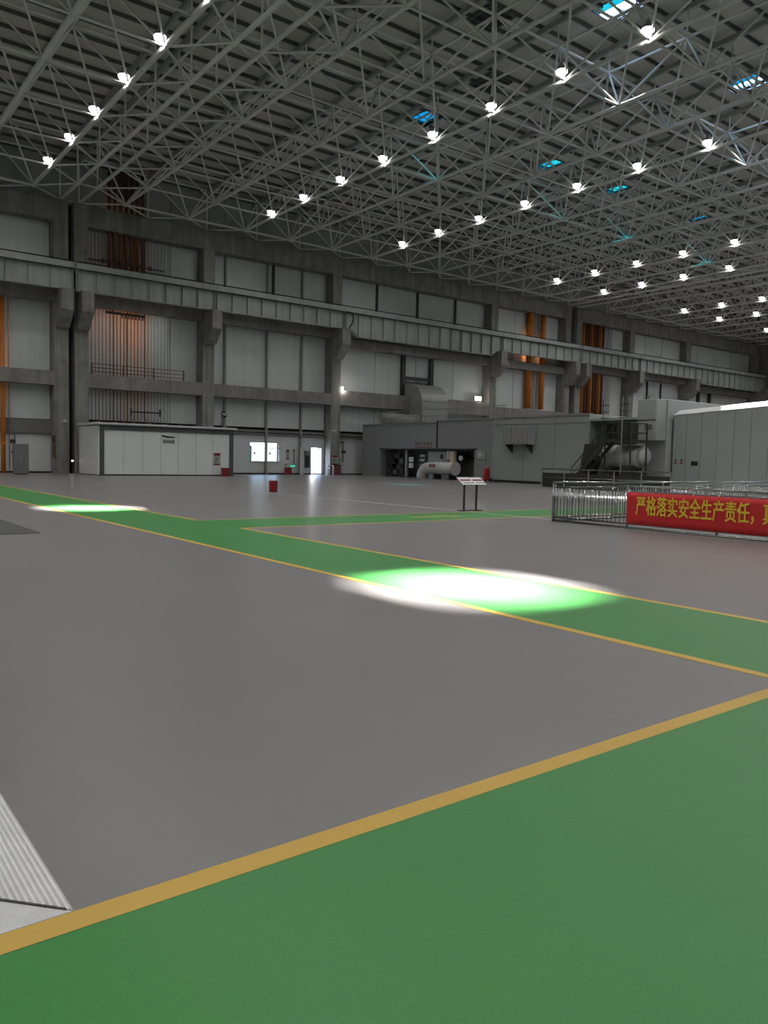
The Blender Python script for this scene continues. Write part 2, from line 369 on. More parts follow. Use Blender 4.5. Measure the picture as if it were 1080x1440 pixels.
for uname, XS, e0, e1 in UNITS:
    U = thing('space_frame_roof', lab[uname], 'roof truss', ((XS[0]+XS[-1])/2, 40, ZB))
    bot, web, top, nodes = [], [], [], set()
    B = lambda x, y: (x, y, ZB)
    T = lambda x, y: (x, y, ZT)
    ycr = 0.14 if uname == 'left' else 0.11
    xm = ([e0] if e0 else []) + [(a+b)/2 for a, b in zip(XS[:-1], XS[1:])] + [e1]
    ym = [YP] + [(a+b)/2 for a, b in zip(ROWS[:-1], ROWS[1:])]
    TOPX += xm
    for i, x in enumerate(XS):
        for j, yy in enumerate(ROWS):
            nodes.add((x, yy, ZB, 0.17))
            if j+1 < len(ROWS): bot.append((B(x, yy), B(x, ROWS[j+1]), ycr))
            if i+1 < len(XS): bot.append((B(x, yy), B(XS[i+1], yy), 0.065 if j else 0.09))
            # webs to the four upper nodes around
            for tx in xm:
                for ty in ym:
                    lo = XS[i-1] if i else -1e9; hi = XS[i+1] if i+1 < len(XS) else 1e9
                    if lo < tx < hi and (ROWS[j+1] if j+1 < len(ROWS) else -1e9) < ty < (ROWS[j-1] if j else 1e9) and abs(tx-x) < 3.2:
                        web.append((B(x, yy), T(tx, ty), 0.062))
                        if tx in (e0, e1) or ty == YP: bot.append((B(x, yy), B(tx, ty), 0.06))
    for a, tx in enumerate(xm):
        for b, ty in enumerate(ym):
            nodes.add((tx, ty, ZT, 0.15))
            if a+1 < len(xm): top.append((T(tx, ty), T(xm[a+1], ty), 0.075))
            if b+1 < len(ym): top.append((T(tx, ty), T(tx, ym[b+1]), 0.075))
            if tx in (e0, e1) or ty == YP:
                nodes.add((tx, ty, ZB, 0.16)); web.append((B(tx, ty), T(tx, ty), 0.06))
                if tx in (e0, e1) and b+1 < len(ym): bot.append((B(tx, ty), B(tx, ym[b+1]), 0.12))
            top.append((T(tx, ty), (tx, ty, roofz(ty)-0.5), 0.05))   # stub post carrying the roof beam
            if uname == 'middle' and tx == e0: bot.append((B(17.13, ty), B(tx, ty), 0.06))
    place_members(U, 'lower_chord', bot); place_members(U, 'web_member', web); place_members(U, 'upper_chord', top)
    nd = sorted([n for n in nodes if inview(n)], key=vdepth); rest = MB()
    for k, n in enumerate(nd):
        if k < 300: child('node_ball', BALL, U, Matrix.Translation(n[:3]) @ Matrix.Diagonal((n[3], n[3], n[3], 1)))
        else: rest.cyl((n[0], n[1], n[2]-.14), (n[0], n[1], n[2]+.14), 0.14, seg=6)
    if rest.v: o = rest.build('node_ball', steel_m, U); o['kind'] = 'stuff'
for x in TOPX:
    m = MB(); n = 0
    y0 = max(8.0, x/2.7)
    if any(abs(x-sx) < HX+0.15 for sx, _ in SKY): x += 1.1
    m.v += [(x-.1, y0, roofz(y0)-.22), (x+.1, y0, roofz(y0)-.22), (x+.1, y0, roofz(y0)-.5), (x-.1, y0, roofz(y0)-.5),
            (x-.1, 64.5, roofz(64.5)-.22), (x+.1, 64.5, roofz(64.5)-.22), (x+.1, 64.5, roofz(64.5)-.5), (x-.1, 64.5, roofz(64.5)-.5)]
    m.f += [(0, 1, 2, 3), (7, 6, 5, 4), (0, 4, 5, 1), (1, 5, 6, 2), (2, 6, 7, 3), (3, 7, 4, 0)]
    m.build('roof_beam', rbeam_m, ceiling)

# ------------------------------------------------------------------ high-bay lamps on the lower chords
LAMPX = [-19.0, -2.5, 14.75, 31.65, 45.08, 66.2, 74.2, 90.3, 98.5, 111.0]
ROWNAME = {-19.0: 'row farthest left, off the picture', -2.5: 'row just off the left edge', 14.75: 'upper left lamp row', 31.65: 'lamp row passing the nearest skylights',
           45.08: 'lamp row between the skylights', 66.2: 'row past the farthest skylight', 74.2: 'row over the far column pair',
           90.3: 'first row beyond the column pair', 98.5: 'second row beyond the column pair', 111.0: 'row nearest the end wall'}
ORD = ['first', 'second', 'third', 'fourth', 'fifth', 'sixth', 'seventh', 'eighth', 'ninth', 'tenth', 'eleventh', 'twelfth', 'thirteenth', 'fourteenth']
hm = MB().lathe((0, 0, 0), [(0.27, 0.0), (0.29, 0.03), (0.25, 0.16), (0.12, 0.27), (0.09, 0.42), (0.03, 0.44)], 16).mesh('housing', lamp_hm, True)
lm = MB().lathe((0, 0, 0), [(0.10, -0.24), (0.20, -0.20), (0.27, -0.10), (0.285, 0.0), (0.26, 0.03)], 16).mesh('lens', lens_m, True)
bmx = MB().box(0, .25, -.012, .012, .36, .385).box(.235, .26, -.012, .012, -.30, .385).mesh('bracket', lamp_hm)
ld = bpy.data.lights.new('high_bay_beam', 'SPOT'); ld.energy = LAMP_POWER; ld.spot_size = math.radians(158); ld.spot_blend = 0.55; ld.shadow_soft_size = 0.25; ld.color = (1, 0.985, 0.955)
for x in LAMPX:
    for k in range(13):
        yy = 56.74 - 4.93*k
        p = (x-0.26, yy, ZB+0.38)
        t = thing('high_bay_lamp', 'high-bay lamp, %s from the back wall, %s' % (ORD[k], ROWNAME[x]), 'lamp', p, 'high-bay lamps under the roof')
        child('housing', hm, t, Matrix.Translation(p)); child('lens', lm, t, Matrix.Translation(p)); child('bracket', bmx, t, Matrix.Translation(p))
        lo = bpy.data.objects.new('high_bay_beam', ld); COL.objects.link(lo); lo.parent = t; lo.location = (0, 0, -0.27)

# ------------------------------------------------------------------ back wall
WIN = (33.84, 36.95, 1.17, 2.95); DOOR = (40.33, 41.6, 0.0, 2.62)
wb = MB()
def wall_y(mb, x0, x1, y0, y1, z0, z1, holes):
    xs = sorted({x0, x1, *[h[0] for h in holes], *[h[1] for h in holes]}); 
    for a, b in zip(xs[:-1], xs[1:]):
        hs = [h for h in holes if h[0] <= a and h[1] >= b]
        zp = z0
        for h in sorted(hs, key=lambda h: h[2]):
            if h[2] > zp: mb.box(a, b, y0, y1, zp, h[2])
            zp = h[3]
        if zp < z1: mb.box(a, b, y0, y1, zp, z1)
wall_y(wb, XL, XR+.6, 64.9, 65.15, 0, 25.6, [WIN, DOOR])
wall_back = struct(wb.build('wall_back', dark_m))
BAYS = [(-34.0, 16.55), (19.1, 28.65), (29.75, 41.85), (42.95, 63.05), (64.15, 75.6), (78.85, 88.6), (89.75, 101.85), (102.95, 121.0)]
def wp(name, m, x0, x1, z0, z1, y0=YW, y1=64.88, parent=wall_back):
    return MB().box(x0, x1, y0, y1, z0, z1).build(name, m, parent)
MULL = {0: [8.0, 12.4], 1: [22.5, 26.2], 2: [31.2, 35.4, 39.1], 3: [47.85, 53.16, 58.5], 4: [68.0, 72.0], 5: [82.0, 85.5], 6: [93.5, 97.5], 7: [106.5, 111, 115.5]}
for i, (x0, x1) in enumerate(BAYS):
    seams = [x0] + MULL[i] + [x1]
    wz = 3.05 if i == 0 else 3.65
    for a, b in zip(seams[:-1], seams[1:]):
        a += 0.03; b -= 0.03
        wp('wall_panel', panel_m, a, b, wz+0.65 if i else 4.15, 6.9)
        wp('wall_panel', panel_m, a, b, 6.93, 13.4)
        wp('wall_panel', panel_m, a, b, 13.43, 19.4)
        wp('wall_panel', panel_up, a, b, 19.43, 25.0)
    # band between white base wall and sheets
    wp('concrete_band', band_m, x0, x1, wz, wz+0.12 if i else 4.1, 64.3, 64.88)
    if i: wp('concrete_band', band_m, x0, x1, wz+0.2, wz+0.42, 64.38, 64.88)
    if i == 2:
        b2 = MB(); wall_y(b2, x0, x1, YW, 64.88, 0.12, wz, [WIN, DOOR]); b2.build('white_base_wall', whitewall_m, wall_back)
        MB().box(x0, DOOR[0], 64.45, 64.6, 0, 0.13).build('black_skirting', black_m, wall_back)
    else:
        wp('white_base_wall', whitewall_m, x0, x1, 0.12, wz)
        MB().box(x0, x1, 64.45, 64.6, 0, 0.13).build('black_skirting', black_m, wall_back)
    deep = i in (3, 7)
    # concrete beams
    MB().bbox(x0-.05, x1+.05, 63.45, 64.5, 19.1, 20.72, .03).build('concrete_beam', conc_m, wall_back)
    zz = (12.4, 13.25) if (deep or i == 4) else (13.1, 14.05)
    MB().bbox(x0-.05, x1+.05, 63.5, 64.45, zz[0], zz[1], .03).build('concrete_beam', conc_warm, wall_back)
    MB().bbox(x0-.05, x1+.05, 63.45, 64.45, 6.75, 8.2 if deep else 7.82, .03).build('concrete_beam', conc_warm, wall_back)
for x0, x1 in ((16.4, 19.2), (28.6, 29.8), (41.8, 43.0), (63.0, 64.2), (75.5, 78.9), (88.5, 89.8), (101.8, 103.0), (120.9, 122.5)):
    wp('wall_panel', panel_up, x0, x1, 20.6, 25.0, 64.62)
# steel posts in front of the sheets
for x in (31.2, 35.4, 39.1):
    m = MB(); m.box(x-.09, x+.09, 64.28, 64.3, 0, 19.1).box(x-.09, x+.09, 64.5, 64.52, 0, 19.1).box(x-.015, x+.015, 64.3, 64.5, 0, 19.1)
    m.build('steel_post', greyp_m, wall_back)
for x in (47.85, 53.16, 58.5, 36.0): MB().box(x-.1, x+.1, 64.35, 64.55, 15.9, 19.1).build('steel_post', darkst_m, wall_back)
for x in (51.35, 55.2): MB().box(x-.22, x+.22, 64.2, 64.56, 8.2, 12.4).build('steel_post', darkst_m, wall_back)
MB().box(51.57, 54.98, 64.3, 64.56, 10.0, 10.3).build('steel_lintel', darkst_m, wall_back)
for x in (94.2, 97.4): MB().box(x-.06, x+.06, 64.3, 64.5, 8, 13).build('steel_post', darkst_m, wall_back)
for x in (106.8, 109.8): MB().box(x-.25, x+.25, 64.2, 64.5, 8, 12.4).build('steel_post', darkst_m, wall_back)
# dark joint fill between the paired columns
for x0, x1 in ((17.66, 18.06), (76.8, 77.75)): MB().box(x0, x1, 64.3, 64.9, 0, 20.7).build('joint_fill', dark_m, wall_back)

# ------------------------------------------------------------------ concrete columns with corbels
CL = ['left one of the first pair beside the white booth', 'right one of the first pair beside the white booth', 'rising behind the right end of the white booth', 'beside the open bright doorway',
      'behind the grey machine enclosure with a floodlight beside it', 'left one of the far pair between orange pipes', 'right one of the far pair between orange pipes', 'behind the steel stairs', 'behind the pale machine unit', 'in the far right corner']
for x, l in zip(COLS, CL):
    w = 0.54
    t = thing('concrete_column', 'tall raw concrete column with corbel, ' + l, 'column', (x, 64.1, 0), 'concrete columns along the back wall')
    MB().bbox(x-w, x+w, 63.4, 64.85, 0, 20.75, .05).build('shaft', conc_m, t)
    MB().prism([(61.75, 12.3), (61.75, 13.84), (63.45, 13.84), (63.45, 11.1), (62.9, 11.1)], 'x', x-0.46, x+0.46).build('corbel', conc_m, t)
# ------------------------------------------------------------------ crane runway girders
SPANS = [(5.0, 17.72, 0), (17.84, 29.2, 0), (29.2, 42.4, 0), (42.4, 63.6, 1), (63.6, 77.2, 0), (77.3, 89.2, 0), (89.2, 102.4, 0), (102.4, 121.9, 1)]
SL = ['left of the first paired columns', 'above the white booth', 'above the window and bright doorway', 'deep long span above the grey machine enclosure', 'in front of the thick orange pipes', 'in front of the brown pipe bundle', 'above the steel stairs', 'deep span at the far end']
for (x0, x1, deep), l in zip(SPANS, SL):
    t = thing('crane_girder', 'pale grey steel crane girder with stiffeners, ' + l, 'girder', ((x0+x1)/2, 62.3, 13.86), 'crane runway girders along the back wall')
    g0, g1 = x0+.03, x1-.03
    zb = 13.3 if deep else 13.87
    if deep: poly = [(g0, 15.42), (g0, 13.87), (g0+.7, 13.87), (g0+1.1, 13.6), (g0+1.6, 13.3), (g1-1.6, 13.3), (g1-1.1, 13.6), (g1-.7, 13.87), (g1, 13.87), (g1, 15.42)]
    else: poly = [(g0, 15.42), (g0, 13.87), (g1, 13.87), (g1, 15.42)]
    MB().prism(poly, 'y', 62.3, 62.36).build('web', girder_m, t)
    fl = MB(); pp = poly[1:-1]
    for (ax, az), (bx, bz) in zip(pp[:-1], pp[1:]):
        n = len(fl.v); fl.v += [(ax, 62.1, az-.05), (bx, 62.1, bz-.05), (bx, 62.56, bz-.05), (ax, 62.56, az-.05), (ax, 62.1, az), (bx, 62.1, bz), (bx, 62.56, bz), (ax, 62.56, az)]
        fl.f += [(n, n+3, n+2, n+1), (n+4, n+5, n+6, n+7), (n, n+1, n+5, n+4), (n+2, n+3, n+7, n+6), (n+1, n+2, n+6, n+5), (n+3, n, n+4, n+7)]
    fl.build('lower_flange', girder_m, t)
    MB().box(g0, g1, 62.05, 64.0, 15.42, 15.5).box(g0, g1, 62.05, 62.1, 15.5, 15.9).build('walkway_edge', girder_m, t)
    MB().cyl((g0, 62.1, 15.99), (g1, 62.1, 15.99), 0.05, seg=6).build('conductor_rail', black_m, t)
    MB().cyl((g0, 62.02, 15.42), (g1, 62.02, 15.42), 0.045, seg=6).build('conductor_rail', black_m, t)
    n = max(2, round((g1-g0)/1.5))
    for k in range(n+1):
        x = g0 + 0.12 + (g1-g0-.24)*k/n
        d = min(x-g0, g1-x); zl = 13.87 if not deep or d < .7 else (13.3 if d > 1.6 else 13.87-(d-.7)/.9*.57)
        MB().box(x-.012, x+.012, 62.12, 62.3, zl, 15.42).build('stiffener', girder_m, t)

t = thing('hanging_cable', 'black cable loop hanging at the girder joint above the doorway column', 'cable', (43.0, 62.0, 13.9))
MB().tube([(42.7, 62.0, 15.4), (43.1, 61.98, 15.36), (43.28, 61.97, 15.0), (43.2, 61.97, 14.5), (42.95, 61.98, 14.15), (42.8, 62.0, 13.9)], 0.06, 6).build('cable', black_m, t)
MB().box(42.6, 42.85, 61.95, 62.1, 15.35, 15.5).build('clip', darkst_m, t)
# ------------------------------------------------------------------ other walls
struct(MB().box(XR, XR+.4, YN, YF, 0, 25.8).build('wall_right', conc_m))
struct(MB().box(XL-.4, XL, YN, YF, 0, 27.2).build('wall_left', panel_up))
struct(MB().box(XL, XR, YN-.4, YN, 0, 27.2).build('wall_front', panel_up))

# ------------------------------------------------------------------ window and doorway in the back wall
w0, w1, wz0, wz1 = WIN
t = struct(MB().box(w0, w1, 64.62, 64.7, wz0, wz0+.05).box(w0, w1, 64.62, 64.7, wz1-.05, wz1).box(w0, w0+.05, 64.62, 64.7, wz0+.05, wz1-.05).box(w1-.05, w1, 64.62, 64.7, wz0+.05, wz1-.05).build('window_1', greyp_m))
MB().box(w0+.05, w1-.05, 64.63, 64.69, 2.38, 2.44).build('transom', greyp_m, t)
for x in (34.72, 35.55, 36.2): MB().box(x-.025, x+.025, 64.63, 64.69, wz0+.05, 2.38).build('mullion', greyp_m, t)
MB().box(w0+.05, w0+.22, 64.64, 64.68, wz0+.05, 2.6).build('teal_strip', teal_m, t)
for a, b, c, d in ((w0+.05, 34.70, wz0+.05, 2.38), (34.75, 35.52, wz0+.05, 2.38), (35.58, 36.17, wz0+.05, 2.38), (36.23, w1-.05, wz0+.05, 2.38), (w0+.05, w1-.05, 2.44, wz1-.05)):
    MB().box(a, b, 64.655, 64.66, c, d).build('pane', glass_m, t)
for x in (34.35, 35.95): MB().box(x-.1, x+.1, 64.64, 64.65, 1.82, 2.06).build('paper_notice', notice_m, t)
MB().box(w0-.05, w1+.05, 64.45, 64.62, wz0-.06, wz0).build('window_sill', whitewall_m, t)
d0, d1, _, dz = DOOR
t = struct(MB().box(d0, d0+.06, 64.5, 64.9, 0, dz).box(d1-.06, d1, 64.5, 64.9, 0, dz).box(d0+.06, d1-.06, 64.5, 64.9, dz-.06, dz).build('door_1', lightgrey_m))
MB().box(d0+.06, d1-.06, 64.55, 64.9, 0, 0.12).build('threshold', lightgrey_m, t)
o = MB().box(d1-.10, d1-.06, 64.9, 65.9, 0.1, dz-.08).build('door_leaf', lightgrey_m, t)
MB().cyl((d1-.13, 65.75, 1.1), (d1-.06, 65.75, 1.1), 0.03).build('door_handle', darkst_m, o)

# ------------------------------------------------------------------ pipes on the back wall
CNT = {}
def pipe(x, y, z0, z1, rr, m, label, group, name='wall_pipe', collars=True):
    if group: CNT[group] = CNT.get(group, 0)+1; label = '%s from left: %s' % (ORD[CNT[group]-1], label)
    t = thing(name, label, 'pipe', (x, y, z0), group)
    MB().cyl((x, y, z0), (x, y, z1), rr, seg=10).build('tube', m, t, True)
    if collars:
        zc = z0+2.2
        while zc < z1-1:
            MB().cyl((x, y, zc-.05), (x, y, zc+.05), rr*1.25+.01, seg=8).build('clamp', m, t); zc += 4.6
    return t
pipe(13.05, 64.05, 0, 13.0, 0.17, orange_m, 'thick orange pipe at the left edge of the picture', None)
pipe(13.5, 64.2, 0, 13.0, 0.03, orange_m, 'thin orange conduit beside the thick orange pipe at left edge', None, collars=False)
for k in range(24):
    x = 19.3 + k*0.285
    if 6 <= k <= 17:
        thick = (k % 3 == 1)
        m = orange_m if k in (10, 13, 15, 17) else rust_m
        pipe(x, 64.15, 0.3, 19.1, 0.05 if thick else 0.035, m, 'brown-orange conduit in the dense bundle above the white booth', 'conduits in the bundle above the white booth', 'wall_conduit', False)
    else:
        pipe(x, 64.2, 0.3, 19.1, 0.024, maroon_m if k < 18 else greyp_m, 'thin dull conduit flanking the orange bundle above the white booth', 'thin conduits above the white booth', 'wall_conduit', False)
for k in range(7):
    x = 20.95+k*0.45
    pipe(x, 64.05, 15.2, 24.0, 0.15, rust_m, 'wide brown pipe over the girder above the white booth', 'wide pipes over the girder', 'wall_pipe', False)
# dark bracket rails crossing the bundle
t = thing('pipe_bracket', 'dark horizontal bracket rail holding the conduits above the white booth', 'bracket', (22, 64.0, 13))
MB().box(20.6, 23.8, 63.95, 64.0, 12.75, 12.95).build('rail', darkst_m, t)
for k in range(7): MB().box(21.9+k*.28, 21.98+k*.28, 63.9, 64.0, 12.5, 12.9).build('hanger', darkst_m, t)
t = thing('pipe_bracket', 'dark horizontal bracket rail across pipes over the girder at left', 'bracket', (22, 63.9, 17))
MB().box(19.2, 25.4, 63.84, 63.9, 16.7, 16.8).build('rail', darkst_m, t)
for k in range(5): MB().box(20.3+k*.95, 20.5+k*.95, 63.82, 63.9, 16.6, 16.95).build('clamp', darkst_m, t)
t = thing('pipe_bracket', 'small dark bracket on the wall just above the white booth roof', 'bracket', (23.5, 64.0, 5))
MB().box(22.6, 25.2, 63.95, 64.0, 5.0, 5.12).build('rail', darkst_m, t)
for x in (22.65, 25.1): MB().box(x-.05, x+.05, 63.9, 64.0, 4.75, 5.35).build('hanger', darkst_m, t)
# far orange pipes
pipe(70.0, 64.0, 8.0, 19.1, 0.40, orange_m, 'thick orange pipe, left of the two in the bay before the far column pair', None)
pipe(72.3, 64.0, 8.0, 19.1, 0.32, orange_m, 'thick orange pipe, right of the two in the bay before the far column pair', None)
for k in range(4): pipe(70.7+k*.3, 64.2, 8, 19.1, 0.035, maroon_m if k % 2 else greyp_m, 'thin conduit between the two thick orange pipes', 'thin conduits between orange pipes', 'wall_conduit', False)
for k in range(8): pipe(79.85+k*0.56, 64.05, 8, 19.1, 0.20, rust_m if k % 3 else orange_m, 'brown-orange pipe in the bundle right of the far column pair', 'pipe bundle right of the far column pair', 'wall_pipe', False)
for k in range(4): pipe(84.6+k*0.35, 64.2, 8, 19.1, 0.04, greyp_m, 'thin grey conduit right of the far brown pipe bundle', 'thin grey conduits at the far bundle', 'wall_conduit', False)

# ------------------------------------------------------------------ maroon platform railing on the middle beam
t = thing('platform_railing', 'maroon tube railing on the concrete beam above the white booth', 'railing', (23, 63.6, 7.8))
for z in (8.05, 8.35, 8.65): MB().tube([(19.4, 63.55, z), (27.0, 63.55, z)], 0.03, 6).build('rail', maroon_m, t)
for x in (19.4, 21.9, 24.4, 27.0): MB().box(x-.04, x+.04, 63.5, 63.6, 7.8, 8.7).build('post', maroon_m, t)

# ------------------------------------------------------------------ white booth at left
bx0, bx1, by0, by1, bz = 18.15, 28.75, 57.7, 62.6, 3.75
t = thing('site_booth', 'white panel booth with dark grey frame against the back wall', 'booth', ((bx0+bx1)/2, 60, 0))
MB().box(bx0+.05, bx1-.05, by0+.06, by1, 0.1, bz-.1).build('body', booth_m, t)
MB().box(bx0-.02, bx0+.05, by0+.4, by1, 0.05, bz-.1).build('side_panel', white_m, t)
MB().box(bx0+.02, bx0+.32, by0-.02, by0+.1, 0, bz-.42).build('corner_post', boothfr_m, t)
MB().box(bx1-.32, bx1, by0-.02, by0+.1, 0, bz-.42).build('corner_post', boothfr_m, t)
MB().box(bx0+.02, bx1, by0-.03, by0+.1, bz-.42, bz-.05).build('top_beam', boothfr_m, t)
MB().box(bx0, bx1, by0+.0, by0+.08, 0, 0.1).build('plinth', black_m, t)
rf = MB().bbox(bx0-.2, bx1+.25, by0-.22, by1, bz-.05, bz+.1, .04).build('roof_edge', lightgrey_m, t)
for k in range(9): MB().box(bx0-.1+k*1.25, bx0-.06+k*1.25, by0-.2, by1-.05, bz+.1, bz+.14).build('roof_rib', lightgrey_m, rf)
for k in range(6):
    x = bx0+.35+(bx1-bx0-.7)*(k+1)/7
    MB().box(x-.008, x+.008, by0+.045, by0+.062, 0.1, bz-.42).build('panel_joint', notice_m, t)
# painted marking: dark bar above a short line of illegible signs
MB().prism([(22.8, 2.98), (23.3, 2.88), (23.85, 2.90), (23.85, 2.98), (23.3, 3.02), (22.8, 3.10)], 'y', by0+.04, by0+.058).build('marking_bar', black_m, t)
mk = MB()
for k in range(6):
    x = 22.92+k*.155
    mk.box(x, x+.03, by0+.04, by0+.058, 2.48, 2.74).box(x+.05, x+.11, by0+.04, by0+.058, 2.70, 2.74).box(x+.05, x+.11, by0+.04, by0+.058, 2.56+.03*(k % 3), 2.60+.03*(k % 3)).box(x+.09, x+.115, by0+.04, by0+.058, 2.46, 2.66)
mk.build('marking_signs', black_m, t)
def poster(x0, x1, z0, z1, y, label, head=redp_m):
    t = thing('wall_notice', label, 'notice', ((x0+x1)/2, y, z0))
    MB().box(x0, x1, y-.02, y, z0, z1).build('board', notice_m, t)
    h = z1-z0
    MB().box(x0+.03, x1-.03, y-.024, y-.019, z1-.24*h, z1-.04*h).build('header', head, t)
    MB().box(x0+.03, x1-.03, y-.024, y-.019, z0+.03*h, z0+.14*h).build('footer', head, t)
    m = MB()
    for k in range(4): m.box(x0+.08+.02*k, x0+(x1-x0)*(.55+.1*(k % 3)), y-.024, y-.019, z0+h*(.24+.12*k), z0+h*(.29+.12*k))
    m.build('text_lines', darkst_m, t); return t
poster(27.05, 27.65, 0.85, 1.85, by0+.05, 'white safety notice with red header on the white booth')
def redbox(x, y, w, h, label):
    t = thing('extinguisher_box', label, 'box', (x, y, 0))
    MB().bbox(x-w, x+w, y-.2, y+.2, 0, h, .02).build('body', redp_m, t)
    MB().bbox(x-w-.02, x+w+.02, y-.22, y+.22, h, h+.05, .02).build('lid', redp_m, t)
    MB().box(x-.08, x+.08, y-.215, y-.2, h*.35, h*.65).build('label_plate', maroon_m, t); return t
redbox(27.9, 57.35, 0.28, 0.62, 'small red extinguisher box at the foot of the white booth')
redbox(37.6, 64.1, 0.28, 0.62, 'small red extinguisher box below the wall between window and doorway')
# red bin standing alone on the floor
t = thing('red_bin', 'small dark red bin standing alone on the open floor', 'bin', (17.8, 31.65, 0))
MB().lathe((17.8, 31.65, 0), [(0.17, 0), (0.19, 0.02), (0.205, 0.48), (0.21, 0.5)], 16).build('body', redp_m, t)
MB().lathe((17.8, 31.65, 0.5), [(0.215, 0), (0.215, 0.02), (0.15, 0.03)], 16).build('rim', maroon_m, t)
MB().box(17.72, 17.86, 31.43, 31.445, 0.2, 0.32).build('label_plate', redp_m, t)

# ------------------------------------------------------------------ small things along the wall
t = thing('grey_cabinet', 'plain grey metal cabinet standing at the wall left of the booth', 'cabinet', (13.2, 60.0, 0))
MB().bbox(12.85, 13.8, 59.6, 60.2, 0.06, 2.15, .03).build('body', greybox_m, t)
MB().box(12.9, 13.32, 59.58, 59.6, 0.12, 2.08).build('door', greybox_m, t); MB().box(13.34, 13.75, 59.58, 59.6, 0.12, 2.08).build('door', greybox_m, t)
MB().box(12.9, 13.75, 59.62, 60.18, 0, 0.06).build('plinth', darkst_m, t); MB().box(13.28, 13.31, 59.55, 59.58, 1.0, 1.2).build('handle', lightgrey_m, t)
def conduit_switch(x, z0, z1, label, boxes):
    t = thing('switch_conduit', label, 'conduit', (x, 64.5, z0))
    MB().cyl((x, 64.5, z0), (x, 64.5, z1), 0.03, seg=6).build('tube', darkst_m, t)
    for dx, z, w, h in boxes: MB().box(x+dx-w, x+dx+w, 64.42, 64.54, z-h, z+h).build('switch_box', darkst_m, t)
conduit_switch(13.95, 1.5, 2.95, 'dark conduit with switch boxes on the white wall at far left', [(-.15, 2.4, .18, .12), (-.05, 1.55, .2, .08), (.2, 1.55, .06, .08)])
conduit_switch(39.55-1.1, 0.9, 2.3, 'thin dark conduit above the exit sign', [(0, 2.3, .06, .05)])
t = thing('exit_sign', 'green lit exit sign low on the wall beside the doorway', 'sign', (38.3, 64.5, 0.75))
MB().box(37.98, 38.55, 64.45, 64.55, 0.66, 0.92).build('box', darkst_m, t); MB().box(38.0, 38.53, 64.44, 64.449, 0.69, 0.89).build('face', exitg_m, t)
MB().box(38.1, 38.3, 64.435, 64.439, 0.75, 0.83).build('arrow', white_m, t)
poster(37.6, 38.05-.1, 1.4, 2.35, 64.54, 'grey notice board right of the window', darkst_m)
poster(31.6, 32.15, 1.3, 2.2, 64.54, 'grey notice board right of the white booth', notice_m)
poster(37.45, 37.75, 0.78, 0.98, 64.54, 'small red-marked notice above the red box', maroon_m)
t = thing('display_board', 'tall dark display board left of the doorway', 'board', (39.9, 64.4, 0.5))
MB().box(39.62, 40.16, 64.4, 64.5, 0.65, 2.25).build('frame', greyp_m, t); MB().box(39.65, 40.13, 64.385, 64.4, 0.68, 1.85).build('dark_picture', black_m, t); MB().box(39.65, 40.13, 64.385, 64.4, 1.88, 2.2).build('upper_picture', greybox_m, t)
t = thing('standing_panel', 'pale flat panel leaning at the steel post left of doorway', 'panel', (39.1, 64.1, 0))
MB().bbox(38.85, 39.3, 64.0, 64.12, 0, 2.6, .02).build('sheet', lightgrey_m, t); MB().box(39.3, 39.42, 64.0, 64.1, 1.7, 2.3).build('handle_box', darkst_m, t)
poster(42.05, 42.75, 0.95, 1.95, 63.39, 'red-headed safety notice on the column beside the doorway')
t = thing('hose_reel', 'wall hose reel right of the column beside the doorway', 'hose reel', (43.3, 64.3, 1.2))
MB().cyl((43.35, 64.15, 1.45), (43.35, 64.4, 1.45), 0.34, seg=16).build('drum', greyp_m, t); MB().cyl((43.35, 64.1, 1.45), (43.35, 64.15, 1.45), 0.38, seg=16).build('disc', notice_m, t)
MB().cyl((43.35, 64.05, 1.45), (43.35, 64.1, 1.45), 0.1, seg=10).build('hub', maroon_m, t); MB().box(43.0, 43.7, 64.4, 64.54, 1.0, 1.1).build('bracket', redp_m, t)
for i, x in enumerate((41.52, 41.68)):
    t = thing('barrier_post', 'thin red-white post %s at the column beside the doorway' % ('left' if i == 0 else 'right'), 'post', (x, 63.2, 0))
    MB().cyl((x, 63.2, 0.02), (x, 63.2, 1.0), 0.035, seg=8).build('pole', redp_m, t); MB().cyl((x, 63.2, 0), (x, 63.2, 0.03), 0.1, seg=10).build('foot', darkst_m, t); MB().cyl((x, 63.2, 0.6), (x, 63.2, 0.75), 0.037, seg=8).build('white_band', white_m, t)
t = thing('column_table', 'narrow dark shelf at the foot of the column beside the doorway', 'shelf', (42.4, 63.1, 0))
MB().box(41.9, 42.9, 62.95, 63.38, 0.9, 0.96).build('top', darkst_m, t); MB().box(42.0, 42.85, 63.0, 63.36, 0.0, 0.9).build('body', maroon_m, t)
def cctv(x, y, z, label, pole=None):
    t = thing('security_camera', label, 'camera', (x, y, z))
    MB().box(x-.12, x+.12, y-.28, y+.12, z, z+.16).build('body', white_m, t)
    MB().cyl((x, y-.3, z+.08), (x, y-.27, z+.08), 0.06, seg=10).build('lens', black_m, t)
    if pole:
        MB().tube([(x-.25, y, pole), (x-.25, y, z+.3), (x, y, z+.3), (x, y, z+.14)], 0.035, 6).build('pole', darkst_m, t)
    else: MB().box(x-.03, x+.03, y+.1, y+.4, z+.05, z+.1).build('arm', white_m, t)
    return t
t = cctv(28.6, 59.0, 4.9, 'dome security camera on a pole on the white booth roof', pole=bz+.1)
MB().lathe((28.6, 59.0, 4.72), [(0.05, 0), (0.15, 0.06), (0.17, 0.2)], 12).build('dome', black_m, t)
cctv(41.95, 63.0, 4.2, 'white security camera on the column beside the doorway')
cctv(17.2, 63.0, 3.95, 'white security camera on the left paired column')
